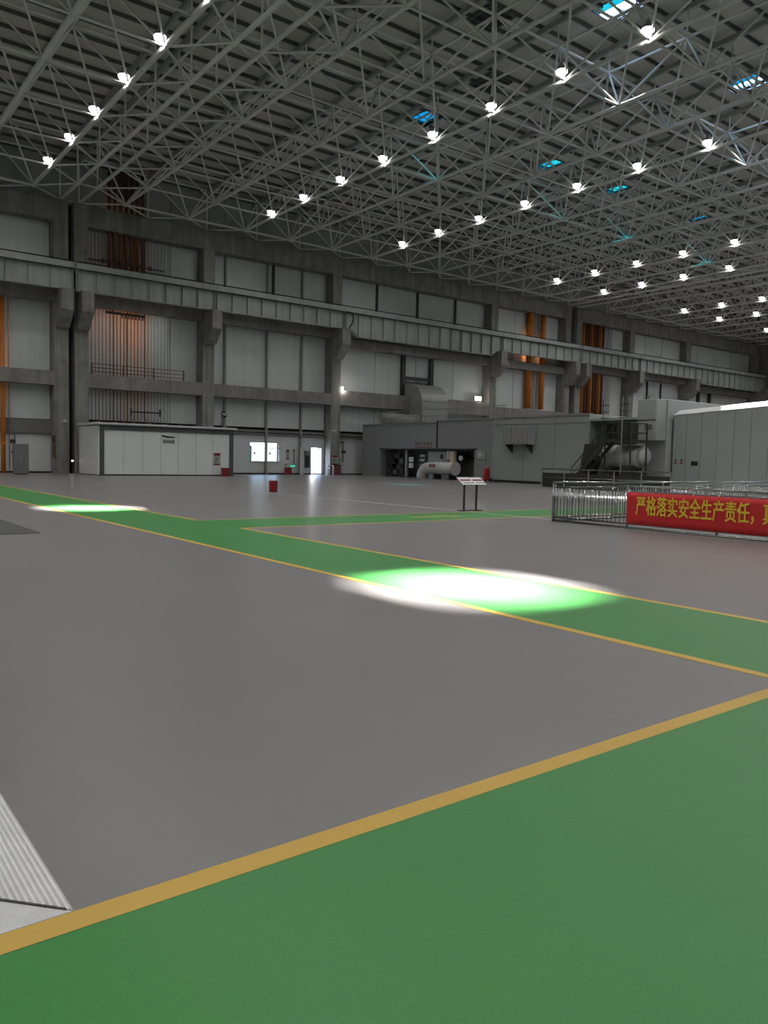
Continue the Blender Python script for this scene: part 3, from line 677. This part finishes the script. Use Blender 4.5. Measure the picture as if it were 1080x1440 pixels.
t = thing('conduit_bracket', 'dark wall conduit with valve right of the doorway column', 'conduit', (43.9, 64.5, 1.5))
MB().cyl((44.0, 64.4, 1.3), (44.0, 64.4, 3.3), 0.035, seg=6).build('tube', darkst_m, t); MB().box(43.9, 44.3, 64.32, 64.45, 2.15, 2.4).build('valve', darkst_m, t); MB().box(42.95, 44.1, 64.35, 64.45, 3.15, 3.25).build('rail', darkst_m, t)
t = thing('fire_hose', 'maroon fire hose hanging on the left paired column', 'hose', (16.4, 63.9, 0.9))
MB().tube([(16.45, 63.3, 1.2), (16.45, 63.3, 2.4)], 0.09, 8).build('hose', maroon_m, t); MB().box(16.35, 16.55, 63.3, 63.45, 2.4, 2.9).build('hook', darkst_m, t)
t = thing('guide_light', 'tiny white light low between the paired columns', 'light', (17.9, 63.5, 1.0))
MB().box(17.75, 17.95, 63.4, 63.5, 0.9, 1.05).build('body', darkst_m, t); MB().box(17.78, 17.92, 63.39, 63.399, 0.94, 1.02).build('face', flood_m, t)

def flood(x, y, z, w, h, label):
    t = thing('flood_lamp', label, 'lamp', (x, y, z))
    MB().box(x-w, x+w, y, y+.15, z+.15, z+.15+h).build('housing', darkst_m, t)
    MB().box(x-w+.03, x+w-.03, y-.01, y, z+.18, z+.12+h).build('face', flood_m, t)
    MB().box(x-.04, x+.04, y-.04, y+.02, z, z+h*.8).build('bracket', darkst_m, t)
    l = bpy.data.lights.new('flood_beam', 'POINT'); l.energy = 60*h/.6; l.shadow_soft_size = 0.2; l.color = (1, .92, .84)
    lo = bpy.data.objects.new('flood_beam', l); COL.objects.link(lo); lo.parent = t; lo.location = (0, -.3, .4)
flood(61.6, 63.7, 8.2, 0.5, 0.5, 'bright floodlight on the middle beam beside the column')
flood(43.25, 63.6, 7.9, 0.14, 0.55, 'small bright lamp on the middle beam above the doorway column')

# ------------------------------------------------------------------ machine enclosures (right half)
EX = 45.5
t = thing('machine_enclosure', 'long dark grey machine enclosure with open equipment bay', 'enclosure', (52, 54, 0))
MB().box(EX, 60, 52.05, 63.2, 2.6, 4.9).build('upper_body', encl_m, t)
MB().box(EX, 60, 44.7, 52.0, 2.6, 5.05).build('upper_body', encl_m, t)
MB().box(EX, 60, 60.2, 63.2, 0, 2.6).build('end_wall', encl_m, t)
MB().box(EX, 60, 44.7, 47.3, 0, 2.6).build('end_wall', encl_m, t)
MB().box(47.6, 60, 47.3, 60.2, 0, 2.6).build('bay_back_wall', greybox_m, t)
MB().box(EX-.06, EX, 47.0, 60.4, 2.56, 2.66).build('bay_lintel', black_m, t)
MB().box(EX-.05, EX, 51.95, 52.1, 2.66, 5.1).build('seam_strip', black_m, t)
MB().box(EX-.03, EX, 44.72, 45.2, 0, 5.05).build('corner_trim', enclb_m, t)
MB().box(EX-.12, EX+.2, 52.05, 63.2, 4.9, 4.98).build('roof_edge', duct_m, t); MB().box(EX-.12, EX+.2, 44.7, 52.0, 5.05, 5.13).build('roof_edge', duct_m, t)
# illegible red lettering above the bay
lt = MB()
for k in range(6):
    y = 55.0-k*.42
    lt.box(EX-.02, EX-.001, y-.04, y, 2.95, 3.25).box(EX-.02, EX-.001, y-.24, y, 3.08, 3.12).box(EX-.02, EX-.001, y-.16, y-.12, 2.9, 3.2)
lt.build('red_lettering', redp_m, t)
MB().box(EX-.02, EX-.001, 52.6, 55.1, 2.74, 2.8).build('red_underline', redp_m, t)
# roof railing
t = thing('roof_railing', 'thin grey railing along the roof of the long grey enclosure', 'railing', (46.5, 54, 5.1))
for z in (5.65, 6.2): MB().tube([(46.6, 44.9, z), (46.6, 63.0, z)], 0.03, 6).build('rail', greyp_m, t)
for k in range(61): MB().box(46.585, 46.615, 44.93+k*.3, 44.96+k*.3, 5.0, 6.2).build('baluster', greyp_m, t)
# equipment in the bay
def shelf(y0, y1, x, label, n):
    t = thing('storage_rack', label, 'rack', (x, (y0+y1)/2, 0))
    for yy in (y0, y1):
        for xx in (x, x+.7): MB().box(xx-.03, xx+.03, yy-.03, yy+.03, 0, 2.35).build('upright', darkst_m, t)
    for k in range(n):
        z = 0.25+k*2.0/(n-1); MB().box(x-.03, x+.73, y0, y1, z, z+.05).build('shelf', darkst_m, t)
    return t
shelf(57.2, 59.7, 45.9, 'wide black storage rack at the left of the equipment bay', 5)
for k, (yy, z, w) in enumerate(((57.6, .3, .5), (58.6, .3, .6), (59.2, .8, .4), (58.0, .8, .7), (57.7, 1.3, .45), (59.0, 1.3, .6), (58.3, 1.8, .8))):
    o = MB().bbox(46.0, 46.55, yy-w/2, yy+w/2, z, z+.36, .03).build('storage_crate', (darkst_m, greybox_m, black_m)[k % 3])
    tag(o, 'dark crate on the wide black rack, ' + ['bottom shelf right', 'bottom shelf middle', 'second shelf left', 'second shelf right', 'third shelf right', 'third shelf left', 'top shelf'][k], 'crate', 'crates on the wide rack')
shelf(53.9, 55.0, 45.8, 'narrow black rack in the middle of the equipment bay', 6)
for k in range(5):
    o = MB().bbox(45.85, 46.4, 54.1, 54.8, .31+k*.4, .52+k*.4, .03).build('grey_case', notice_m if k in (3, 4) else greybox_m)
    tag(o, 'grey case on the %s shelf of the narrow black rack' % ORD[k], 'case', 'cases on the narrow rack')
for k, z in enumerate((0.9, 1.45)):
    o = MB().bbox(45.55, 45.75, 55.45, 55.95, z, z+.42, .02).build('junction_box', white_m); tag(o, '%s white junction box between the two black racks' % ('lower' if k == 0 else 'upper'), 'box', 'white boxes between the racks')
    MB().box(45.53, 45.56, 55.65, 55.7, z+.15, z+.28).build('latch', darkst_m, o)
t = thing('bay_post', 'grey steel post carrying the white boxes between the racks', 'post', (45.9, 56.6, 0))
MB().box(45.75, 45.95, 56.5, 56.75, 0, 2.55).build('post', greyp_m, t); MB().box(45.7, 46.0, 56.4, 56.85, 0, .05).build('foot', darkst_m, t)
t = thing('control_cabinet', 'grey control cabinet with small dark window behind the curved pipe', 'cabinet', (46.2, 52, 0))
MB().bbox(45.9, 46.9, 50.9, 53.7, 0, 2.4, .03).build('body', enclb_m, t); MB().box(45.88, 45.9, 51.6, 52.0, 1.75, 2.15).build('window', black_m, t); MB().box(45.87, 45.9, 52.3, 52.45, 1.45, 1.55).build('indicator', white_m, t)
t = thing('beige_panel', 'beige electrical panel with red mark right of control cabinet', 'panel', (45.8, 50.3, 1.3))
MB().bbox(45.6, 45.9, 49.9, 50.5, 1.45, 2.45, .02).build('box', beige_m, t); MB().box(45.58, 45.6, 50.55, 50.75, 1.5, 2.5).build('side_strip', white_m, t); MB().box(45.57, 45.6, 50.55, 50.7, 1.55, 1.75).build('red_mark', redp_m, t); MB().box(45.9, 47.6, 50.0, 50.4, 1.6, 2.3).build('mounting', darkst_m, t)
t = thing('valve_wheel', 'pale round valve on the wall right of the beige panel', 'valve', (45.7, 49.1, 1.8))
MB().cyl((45.6, 49.1, 1.85), (45.75, 49.1, 1.85), 0.22, seg=14).build('disc', lightgrey_m, t); MB().cyl((45.75, 49.1, 1.85), (47.6, 49.1, 1.85), 0.1, seg=10).build('stem', darkst_m, t)
# curved pale pipe (elbow) lying in front of the bay
t = thing('curved_duct_pipe', 'large pale grey curved pipe bending down to the floor', 'pipe', (44.6, 52, 0))
pts = []
for k in range(9):
    a = math.pi*k/16
    pts.append((44.6, 52.0+0.85*math.sin(a), 0.0+0.95*math.cos(a)))
m = MB(); seg = 14; rr = 0.52
path = [(44.6, 48.6, 0.95), (44.6, 50.4, 0.95), (44.6, 52.0, 0.95)] + pts[1:]
path = [Vector(p) for p in path]
n0 = 0
for i, p in enumerate(path):
    d = (path[min(i+1, len(path)-1)] - path[max(i-1, 0)]).normalized(); e = Vector((1, 0, 0)); g = d.cross(e)
    for k in range(seg):
        a = 2*math.pi*k/seg; m.v.append(tuple(p + e*rr*math.cos(a) + g*rr*math.sin(a)))
    if i:
        for k in range(seg):
            j = (k+1) % seg; m.f.append(((i-1)*seg+k, (i-1)*seg+j, i*seg+j, i*seg+k))
m.f.append(tuple(range(seg))); m.f.append(tuple(len(m.v)-1-i for i in range(seg)))
for i, v in enumerate(m.v): m.v[i] = (v[0], v[1], max(v[2], 0.0))
m.build('bend', tank_m, t, True)
MB().cyl((44.6, 50.35, .95), (44.6, 50.45, .95), 0.56, seg=16).build('flange', tank_m, t); MB().cyl((44.6, 48.55, .95), (44.6, 48.65, .95), 0.58, seg=16).build('flange', tank_m, t)
MB().box(44.06, 44.1, 50.6, 51.4, 1.05, 1.3).build('red_plate', redp_m, t); MB().box(44.05, 44.06, 50.75, 51.25, 1.12, 1.23).build('plate_text', greybox_m, t)
for y in (49.0, 50.9): MB().box(44.2, 45.0, y-.1, y+.1, 0, 0.5).build('saddle', darkst_m, t)
t = thing('wall_gauge', 'round gauge panel on the enclosure wall right of the equipment bay', 'gauge', (45.4, 46.3, 1.5))
MB().box(45.4, 45.5, 45.9, 46.9, 1.5, 2.5).build('plate', enclb_m, t); MB().cyl((45.34, 46.5, 2.15), (45.4, 46.5, 2.15), 0.22, seg=16).build('dial', lightgrey_m, t); MB().box(45.38, 45.4, 45.9, 46.9, 1.7, 1.75).build('rail', black_m, t)
# duct elbow rising from the enclosure roof into the wall
t = thing('air_duct', 'large grey rectangular duct elbow between enclosure roof and wall', 'duct', (53.2, 62.4, 4.9))
DX0, DX1 = 51.5, 55.0
seg = 6; prof = [(61.3, 4.9), (61.3, 7.3)] + [(63.6-2.3*math.cos(math.pi/2*k/seg), 7.3+2.2*math.sin(math.pi/2*k/seg)) for k in range(1, seg+1)] + [(64.6, 9.5), (64.6, 8.25), (63.6, 8.25), (63.4, 8.1), (63.35, 7.6), (63.35, 4.9)]
MB().prism(prof, 'x', DX0, DX1).build('elbow', duct_m, t)
for z in (5.5, 6.2, 6.9, 7.6): MB().box(DX0-.05, DX1+.05, 61.24, 61.36, z, z+.07).build('flange', duct_m, t)
for z in (5.5, 6.2, 6.9): MB().box(DX0-.06, DX0, 61.3, 63.35, z, z+.07).build('flange', duct_m, t)
MB().box(51.6, 54.95, 64.4, 64.6, 8.25, 9.8).build('wall_collar', darkst_m, t)
t = thing('roof_duct', 'horizontal grey duct lying on the roof of the long enclosure', 'duct', (49, 62, 5))
MB().cyl((47.2, 62.0, 5.65), (51.4, 62.0, 5.65), 0.55, seg=14).build('tube', duct_m, t, True)
for x in (48.0, 49.6, 51.0): MB().cyl((x-.04, 62.0, 5.65), (x+.04, 62.0, 5.65), 0.6, seg=14).build('flange', duct_m, t)
for x in (47.8, 50.4): MB().box(x-.1, x+.1, 61.6, 62.4, 4.9, 5.2).build('saddle', darkst_m, t)

# second enclosure (green-grey)
t = thing('machine_enclosure', 'green-grey windowless machine enclosure right of the dark grey one', 'enclosure', (50, 40, 0))
MB().bbox(45.0, 60, 35.3, 44.55, 0, 5.1, .06).build('body', enclb_m, t)
MB().box(44.9, 45.2, 35.2, 44.6, 5.02, 5.16).build('roof_edge', duct_m, t)
for y in (38.4, 41.4): MB().box(44.985, 45.0, y-.012, y+.012, 0, 5.02).build('panel_joint', greybox_m, t)
MB().box(44.93, 45.0, 35.4, 44.5, 4.5, 4.6).build('cable_tray', greyp_m, t)
MB().box(44.96, 45.02, 35.3, 44.55, 0, .2).build('plinth', black_m, t)
t = thing('vent_unit', 'grey louvred ventilation box hung on the green-grey enclosure', 'vent', (44.4, 41.5, 2.97))
MB().bbox(44.1, 45.0, 40.2, 42.9, 2.97, 4.33, .03).build('box', encl_m, t)
MB().box(44.085, 44.1, 40.3, 41.85, 3.05, 4.25).build('grille_back', black_m, t)
for k in range(9): MB().box(44.05, 44.09, 40.33+k*.17, 40.4+k*.17, 3.05, 4.25).build('louvre', lightgrey_m, t)
m = MB(); m.prism([(44.2, 2.97), (45.0, 2.97), (45.0, 2.3)], 'y', 40.5, 40.6).prism([(44.2, 2.97), (45.0, 2.97), (45.0, 2.3)], 'y', 42.5, 42.6); m.build('bracket', darkst_m, t)
# wheeled red fire extinguisher
t = thing('fire_extinguisher', 'red wheeled fire extinguisher at the enclosure corner', 'extinguisher', (44.4, 44.7, 0))
MB().lathe((44.4, 44.7, 0.12), [(0.2, 0), (0.25, 0.05), (0.25, 0.8), (0.2, 0.93), (0.09, 1.0), (0.08, 1.08)], 16).build('bottle', mat('extinguisher_red', (0.45, 0.02, 0.02), rough=0.3, var=0.05), t, True)
MB().cyl((44.4, 44.7, 1.2), (44.4, 44.7, 1.3), 0.06, seg=8).build('valve', black_m, t); MB().box(44.34, 44.46, 44.55, 44.75, 1.2, 1.25).build('handle', white_m, t)
for y in (44.38, 45.02): MB().cyl((44.55, y-.04, .16), (44.55, y+.04, .16), 0.16, seg=14).build('wheel', black_m, t)
MB().tube([(44.4, 44.5, 1.2), (44.2, 44.4, 0.9), (44.15, 44.45, 0.4)], 0.03, 6).build('hose', black_m, t)

# recess with tank, stairs and platform
t = thing('recess_wall', 'dark recessed wall behind the pale tank and steel stairs', 'wall', (47.5, 33, 0))
MB().box(47.2, 47.5, 31.45, 35.25, 0, 4.6).build('sheet', greybox_m, t)
for y in (32.4, 33.4, 34.4): MB().box(47.17, 47.2, y-.02, y+.02, 0, 4.6).build('rib', darkst_m, t)
t = thing('storage_tank', 'pale horizontal tank under the steel platform', 'tank', (43.3, 31, 0))
MB().cyl((43.4, 29.75, 2.15), (43.4, 32.5, 2.15), 0.72, seg=20).build('shell', tank_m, t, True)
for y0, y1 in ((29.75, 29.45), (32.5, 32.8)): MB().cyl((43.4, y0, 2.15), (43.4, y1, 2.15), 0.72, 0.42, seg=20).build('end_dome', tank_m, t, True)
for y in (30.2, 31.9): MB().box(43.0, 43.8, y-.12, y+.12, 0, 1.6).build('saddle', darkst_m, t)
for y in (30.6, 31.4): MB().cyl((43.4, y-.03, 2.15), (43.4, y+.03, 2.15), 0.735, seg=20).build('band', greyp_m, t)
t = thing('dark_hood', 'dark tapering hood left of the pale tank', 'hood', (43.6, 33.6, 0))
MB().prism([(33.0, 1.9), (33.2, 2.95), (34.3, 2.95), (34.7, 0.6), (34.2, 0.6), (33.9, 1.9)], 'x', 43.3, 44.6).build('shell', darkst_m, t)
MB().box(43.35, 44.5, 33.4, 34.2, 0, 0.6).build('plinth', darkst_m, t); MB().cyl((43.9, 33.7, 2.95), (43.9, 33.7, 3.5), 0.09, seg=8).build('spout', darkst_m, t)
t = thing('steel_stairs', 'dark open steel stairs with platform and railings in front of the tank', 'stairs', (42, 32, 0))
for xx in (41.6, 42.5):
    m = MB(); m.prism([(34.1, 0), (34.4, 0), (31.45, 3.15), (31.2, 3.0)], 'x', xx-.03, xx+.03); m.build('stringer', darkst_m, t)
    MB().tube([(xx, 34.1, 1.15), (xx, 31.3, 4.15)], 0.03, 6).build('handrail', darkst_m, t)
    MB().tube([(xx, 34.1, 0.65), (xx, 31.3, 3.65)], 0.02, 6).build('midrail', darkst_m, t)
    for k in range(4):
        y = 34.0-k*.85; MB().cyl((xx, y, (34.2-y)*1.07), (xx, y, (34.2-y)*1.07+1.05), 0.022, seg=6).build('baluster', darkst_m, t)
for k in range(12):
    z = 0.26*(k+1); y = 34.15-k*.235
    MB().box(41.6, 42.5, y-.14, y+.12, z-.03, z).build('tread', darkst_m, t)
MB().box(41.5, 43.3, 29.35, 31.35, 3.0, 3.15).build('platform', darkst_m, t)
for (x, y) in ((41.55, 31.3), (41.55, 29.4), (43.2, 31.3), (43.2, 29.4)):
    MB().box(x-.04, x+.04, y-.04, y+.04, 0, 4.2).build('post', darkst_m, t)
for z in (3.6, 4.2):
    MB().tube([(41.55, 31.3, z), (41.55, 29.4, z), (43.2, 29.4, z), (43.2, 31.3, z)], 0.028, 6).build('rail', darkst_m, t)
MB().tube([(41.55, 31.3, 1.5), (41.55, 29.4, 1.5)], 0.03, 6).build('brace', darkst_m, t)
t = thing('dark_cabinet', 'dark box standing on the steel stair platform', 'box', (42.5, 30.4, 3.15))
MB().bbox(42.1, 43.1, 29.95, 30.9, 3.15, 4.3, .03).build('body', black_m, t); MB().box(42.08, 42.1, 30.05, 30.8, 3.25, 4.2).build('door', darkst_m, t)
for i, (y, z) in enumerate(((31.36, 5.7), (29.9, 5.8))):
    t = thing('scaffold_pole', 'thin %s scaffold pole rising above the stair platform' % ('left' if i == 0 else 'right'), 'pole', (41.3, y, 0))
    MB().cyl((41.3, y, 0), (41.3, y, z), 0.03, seg=6).build('tube', greyp_m if i else darkst_m, t)
    for zz in (4.5, 4.9, 5.3): MB().box(41.27, 41.33, y-.45, y+.2, zz-.02, zz+.02).build('cross_bar', darkst_m, t)
# pale rail in front of the machines
t = thing('guard_rail', 'low shiny pipe guard rail in front of the stairs', 'railing', (41, 31, 0))
for z in (0.65, 1.2): MB().tube([(41, 26.2, z), (41, 36.0, z)], 0.045, 8).build('rail', chrome_m, t)
for k in range(6): MB().cyl((41, 26.2+k*1.96, 0), (41, 26.2+k*1.96, 1.2), 0.04, seg=8).build('post', greyp_m, t)
MB().box(41.1, 41.15, 26.3, 36.0, 0, 0.95).build('dark_infill', darkst_m, t)

# pale unit with overhanging boxes
t = thing('machine_unit', 'pale grey machine unit with overhanging box behind the stairs', 'machine', (48, 30.3, 0))
MB().bbox(45.0, 52, 29.15, 31.4, 0, 5.85, .04).build('body', unit_m, t)
MB().bbox(43.9, 45.0, 29.25, 30.65, 3.2, 5.8, .04).build('overhang_box', unit_m, t)
MB().box(43.86, 43.9, 29.3, 30.6, 4.52, 5.72).build('upper_door', unit_m, t); MB().box(43.87, 43.9, 29.28, 30.62, 4.44, 4.48).build('door_gap', darkst_m, t)
MB().box(43.87, 43.9, 29.55, 30.05, 3.85, 4.2).build('dark_window', greybox_m, t); MB().box(43.85, 43.87, 29.95, 29.98, 5.0, 5.3).build('handle', notice_m, t)
for y in (30.2, 30.35): MB().cyl((44.4, y, 5.8), (44.4, y, 6.05), 0.03, seg=6).build('lifting_eye', darkst_m, t)
MB().box(45.0, 60, 31.4, 35.3, 4.6, 4.75).build('roof_bridge', enclb_m, t)
# panelled cabinet at right
seams = [29.0, 28.1, 27.06, 26.0, 24.95, 23.9, 22.85, 21.8, 20.7, 19.6]
def cz(y): return 4.83 + (29.0-y)*0.058
t = thing('panelled_cabinet', 'large green-grey cabinet of tall panels with bright white roof trim', 'cabinet', (48.5, 24.5, 0))
m = MB(); m.prism([(29.0, 0.05), (29.0, cz(29)), (19.6, cz(19.6)), (19.6, 0.05)], 'x', 45.56, 51.5); m.build('body', greybox_m, t)
doors = []
for a, b in zip(seams[:-1], seams[1:]):
    m = MB(); m.prism([(a-.012, 0.05), (a-.012, cz(a)), (b+.012, cz(b)), (b+.012, 0.05)], 'x', 45.48, 45.56); doors.append(m.build('tall_panel', cab_m, t))
MB().prism([(29.02, cz(29)), (28.75, cz(29)+.30), (19.6, cz(19.6)+.30), (19.6, cz(19.6))], 'x', 45.46, 46.2)
m = MB(); a0, a1 = 29.02, 19.58
m.v += [(45.42, a0, cz(a0)), (45.42, a1, cz(a1)), (45.68, a1, cz(a1)+.32), (45.68, a0-.3, cz(a0)+.32), (51.5, a1, cz(a1)+.5), (51.5, a0-.3, cz(a0)+.5), (51.5, a1, cz(a1)), (51.5, a0, cz(a0))]
m.f += [(0, 1, 2, 3), (3, 2, 4, 5), (1, 0, 7, 6), (0, 3, 5, 7), (1, 6, 4, 2), (4, 6, 7, 5)]
m.build('roof_trim', capw_m, t)
MB().box(45.455, 45.48, 27.1, 27.8, 1.5, 2.08).build('instrument_plate', cab_m, t); MB().box(45.44, 45.456, 27.2, 27.65, 1.62, 1.9).build('dark_window', black_m, t); MB().box(45.42, 45.48, 27.15, 27.8, 2.1, 2.14).build('plate_hood', lightgrey_m, t)
for y in (28.75, 28.35):
    MB().box(45.47, 45.48, y-.14, y+.14, 1.72, 2.14).build('warning_label', notice_m, t); MB().box(45.465, 45.471, y-.11, y+.11, 1.74, 1.82).build('red_label_strip', redp_m, t)
    mm = MB(); mm.prism([(y-.09, 1.9), (y+.09, 1.9), (y, 2.09)], 'x', 45.464, 45.47); mm.build('warning_triangle', darkst_m, t)

# ------------------------------------------------------------------ stainless railings and banner
def railing(label, p0, p1, npost, loc):
    t = thing('steel_railing', label, 'railing', loc, 'stainless railings around the pit')
    p0 = Vector(p0); p1 = Vector(p1); L = (p1-p0).length; d = (p1-p0)/L
    up = Vector((0, 0, 1))
    MB().tube([p0+up*1.07, p1+up*1.07], 0.032, 10).build('top_rail', chrome_m, t, True)
    MB().tube([p0+up*0.94, p1+up*0.94], 0.02, 8).build('upper_rail', chrome_m, t, True)
    MB().tube([p0+up*0.12, p1+up*0.12], 0.022, 8).build('lower_rail', chrome_m, t, True)
    MB().tube([p0+up*0.03, p1+up*0.03], 0.03, 8).build('floor_rail', chrome_m, t, True)
    pm = MB().cyl((0, 0, 0), (0, 0, 1.07), 0.03, seg=10).mesh('post', chrome_m, True); bm_ = MB().cyl((0, 0, 0.12), (0, 0, 0.94), 0.0125, seg=6).mesh('baluster', chrome_m, True)
    for k in range(npost+1): child('post', pm, t, Matrix.Translation(p0 + d*(L*k/npost)))
    n = int(L/0.128)
    for k in range(1, n): child('baluster', bm_, t, Matrix.Translation(p0 + d*(L*k/n)))
    return t
railing('stainless railing carrying the red banner', (16.8, 14.3, 0), (16.8, 4.7, 0), 4, (16.8, 9.5, 0))
railing('stainless railing running behind the red banner towards the right', (16.86, 14.3, 0), (34.8, 14.3, 0), 7, (26, 14.3, 0))
t = thing('banner', 'red cloth banner with yellow Chinese lettering tied to the railing', 'banner', (16.73, 8.3, 0.1))
m = MB(); nx, nz = 40, 6
for i in range(nx+1):
    for j in range(nz+1):
        yy = 11.88 - 7.1*i/nx; z = 0.125+0.795*j/nz
        m.v.append((16.745 - 0.010*math.sin(yy*5.1)*(1-j/nz) - 0.005*math.sin(yy*13+j), yy, z))
for i in range(nx):
    for j in range(nz):
        a = i*(nz+1)+j; m.f.append((a, a+nz+1, a+nz+2, a+1))
bo = m.build('cloth', red_m, t, True)
sm = bo.modifiers.new('thickness', 'SOLIDIFY'); sm.thickness = 0.004
me = text_mesh('严格落实安全生产责任，真', 0.289, gold_m, 0.001, bold=0.0)
w = max(v.co.x for v in me.vertices)-min(v.co.x for v in me.vertices)
h = max(v.co.y for v in me.vertices)-min(v.co.y for v in me.vertices)
sx = 3.44/w; sy = 0.475/h; my = min(v.co.y for v in me.vertices); mxn = min(v.co.x for v in me.vertices)
for v in me.vertices: v.co = Vector((16.722-v.co.z, 11.60-(v.co.x-mxn)*sx, 0.365+(v.co.y-my)*sy))
for k, (dy, dz) in enumerate(((0, 0), (.007, .004), (-.007, -.004), (.004, -.006), (-.004, .006))):
    mo = child('lettering', me, t, Matrix.Translation((-.0004*k, dy, dz)))
for yy in (11.85, 10.1, 8.3, 6.5, 4.82): MB().cyl((16.75, yy, 0.91), (16.8, yy, 0.97), 0.008, seg=5).build('tie', white_m, t)

# ------------------------------------------------------------------ two sign stands beside the cross walkway
for i, x in enumerate((17.32, 17.86)):
    t = thing('sign_stand', '%s floor stand with tilted white and red information board' % ('left' if i == 0 else 'right'), 'sign', (x, 18.42, 0), 'information stands')
    y = 18.42
    MB().bbox(x-.16, x+.16, y-.13, y+.13, 0, 0.03, .01).build('base', darkst_m, t)
    MB().box(x-.025, x+.025, y-.025, y+.025, 0.03, 0.93).build('post', darkst_m, t)
    R3 = Matrix.Translation((x+.02, y-.02, 0.98)) @ Matrix.Rotation(math.radians(35), 4, 'X')
    def lb(name, m, a0, a1, b0, b1, c0, c1):
        o = MB().box(a0, a1, b0, b1, c0, c1).build(name, m, t)
        for v in o.data.vertices: v.co = R3 @ v.co
        return o
    lb('board', white_m, -.255, .255, -.21, .21, -.012, .0)
    lb('back_edge', black_m, -.255, .255, .17, .21, .0, .004)
    lb('red_strip', redp_m, -.21, .23, -.02, .07, .0, .003)
    for k in range(5): lb('text_line', darkst_m, -.16+k*.085, -.10+k*.085, -.14, -.09, .0, .002)
# ------------------------------------------------------------------ dark mat, ribbed ramp
t = MB().bbox(0.4, 4.0, 16.37, 25.0, 0, 0.012, .005).build('floor_mat', mat_m); tag(t, 'dark grey rubber mat on the floor at the left edge', 'mat')
t = thing('cable_ramp', 'ribbed aluminium floor ramp at the lower left corner', 'ramp', (0.2, 3.6, 0))
rx, ry, sw, sh = 0.77, 2.745, 0.42, 0.022
m = MB(); m.v += [(rx, ry, 0), (rx, 5.6, 0), (rx-sw, 5.6-sw, sh), (rx-sw, ry+sw, sh), (rx, ry, -.01), (rx, 5.6, -.01), (rx-sw, 5.6-sw, -.01), (rx-sw, ry+sw, -.01)]
m.f += [(0, 1, 2, 3), (4, 7, 6, 5), (0, 4, 5, 1), (1, 5, 6, 2), (2, 6, 7, 3), (3, 7, 4, 0)]; m.build('side_slope', alud_m, t)
m = MB(); m.v += [(rx-.006, ry, 0), (rx-sw-.006, ry+sw, sh), (-1.2+sw, ry+sw, sh), (-1.2, ry, 0), (rx-.006, ry, -.01), (rx-sw-.006, ry+sw, -.01), (-1.2+sw, ry+sw, -.01), (-1.2, ry, -.01)]
m.f += [(0, 1, 2, 3), (4, 7, 6, 5), (0, 4, 5, 1), (1, 5, 6, 2), (2, 6, 7, 3), (3, 7, 4, 0)]; m.build('front_slope', alu_m, t)
MB().box(-1.2+sw, rx-sw, ry+sw, 5.6-sw, -.01, sh).build('top_plate', alu_m, t)
for k in range(18):
    c = 0.010+k*0.0215; zz = sh*c/sw; x = rx-c
    m = MB(); y0, y1 = ry+c+.012, 5.6-c-.01; g = 0.0075
    m.v += [(x+g, y0, zz-sh*g/sw), (x+g, y1, zz-sh*g/sw), (x, y1, zz+.0032), (x, y0, zz+.0032), (x-g, y0, zz+sh*g/sw), (x-g, y1, zz+sh*g/sw)]
    m.f += [(0, 1, 2, 3), (3, 2, 5, 4), (0, 3, 4), (1, 5, 2)]; m.build('rib', alu_m, t)
m = MB(); q = 0.007
m.v += [(rx-.02, ry+.02-q, .004), (rx-sw, ry+sw-q*1.4, sh+.004), (rx-sw, ry+sw+q*1.4, sh+.004), (rx-.02, ry+.02+q, .004)]; m.f += [(0, 1, 2, 3)]
m.v += [(a, b, c-.01) for a, b, c in m.v[:4]]; m.f += [(7, 6, 5, 4), (0, 4, 5, 1), (1, 5, 6, 2), (2, 6, 7, 3), (3, 7, 4, 0)]
m.build('corner_gap', darkst_m, t)
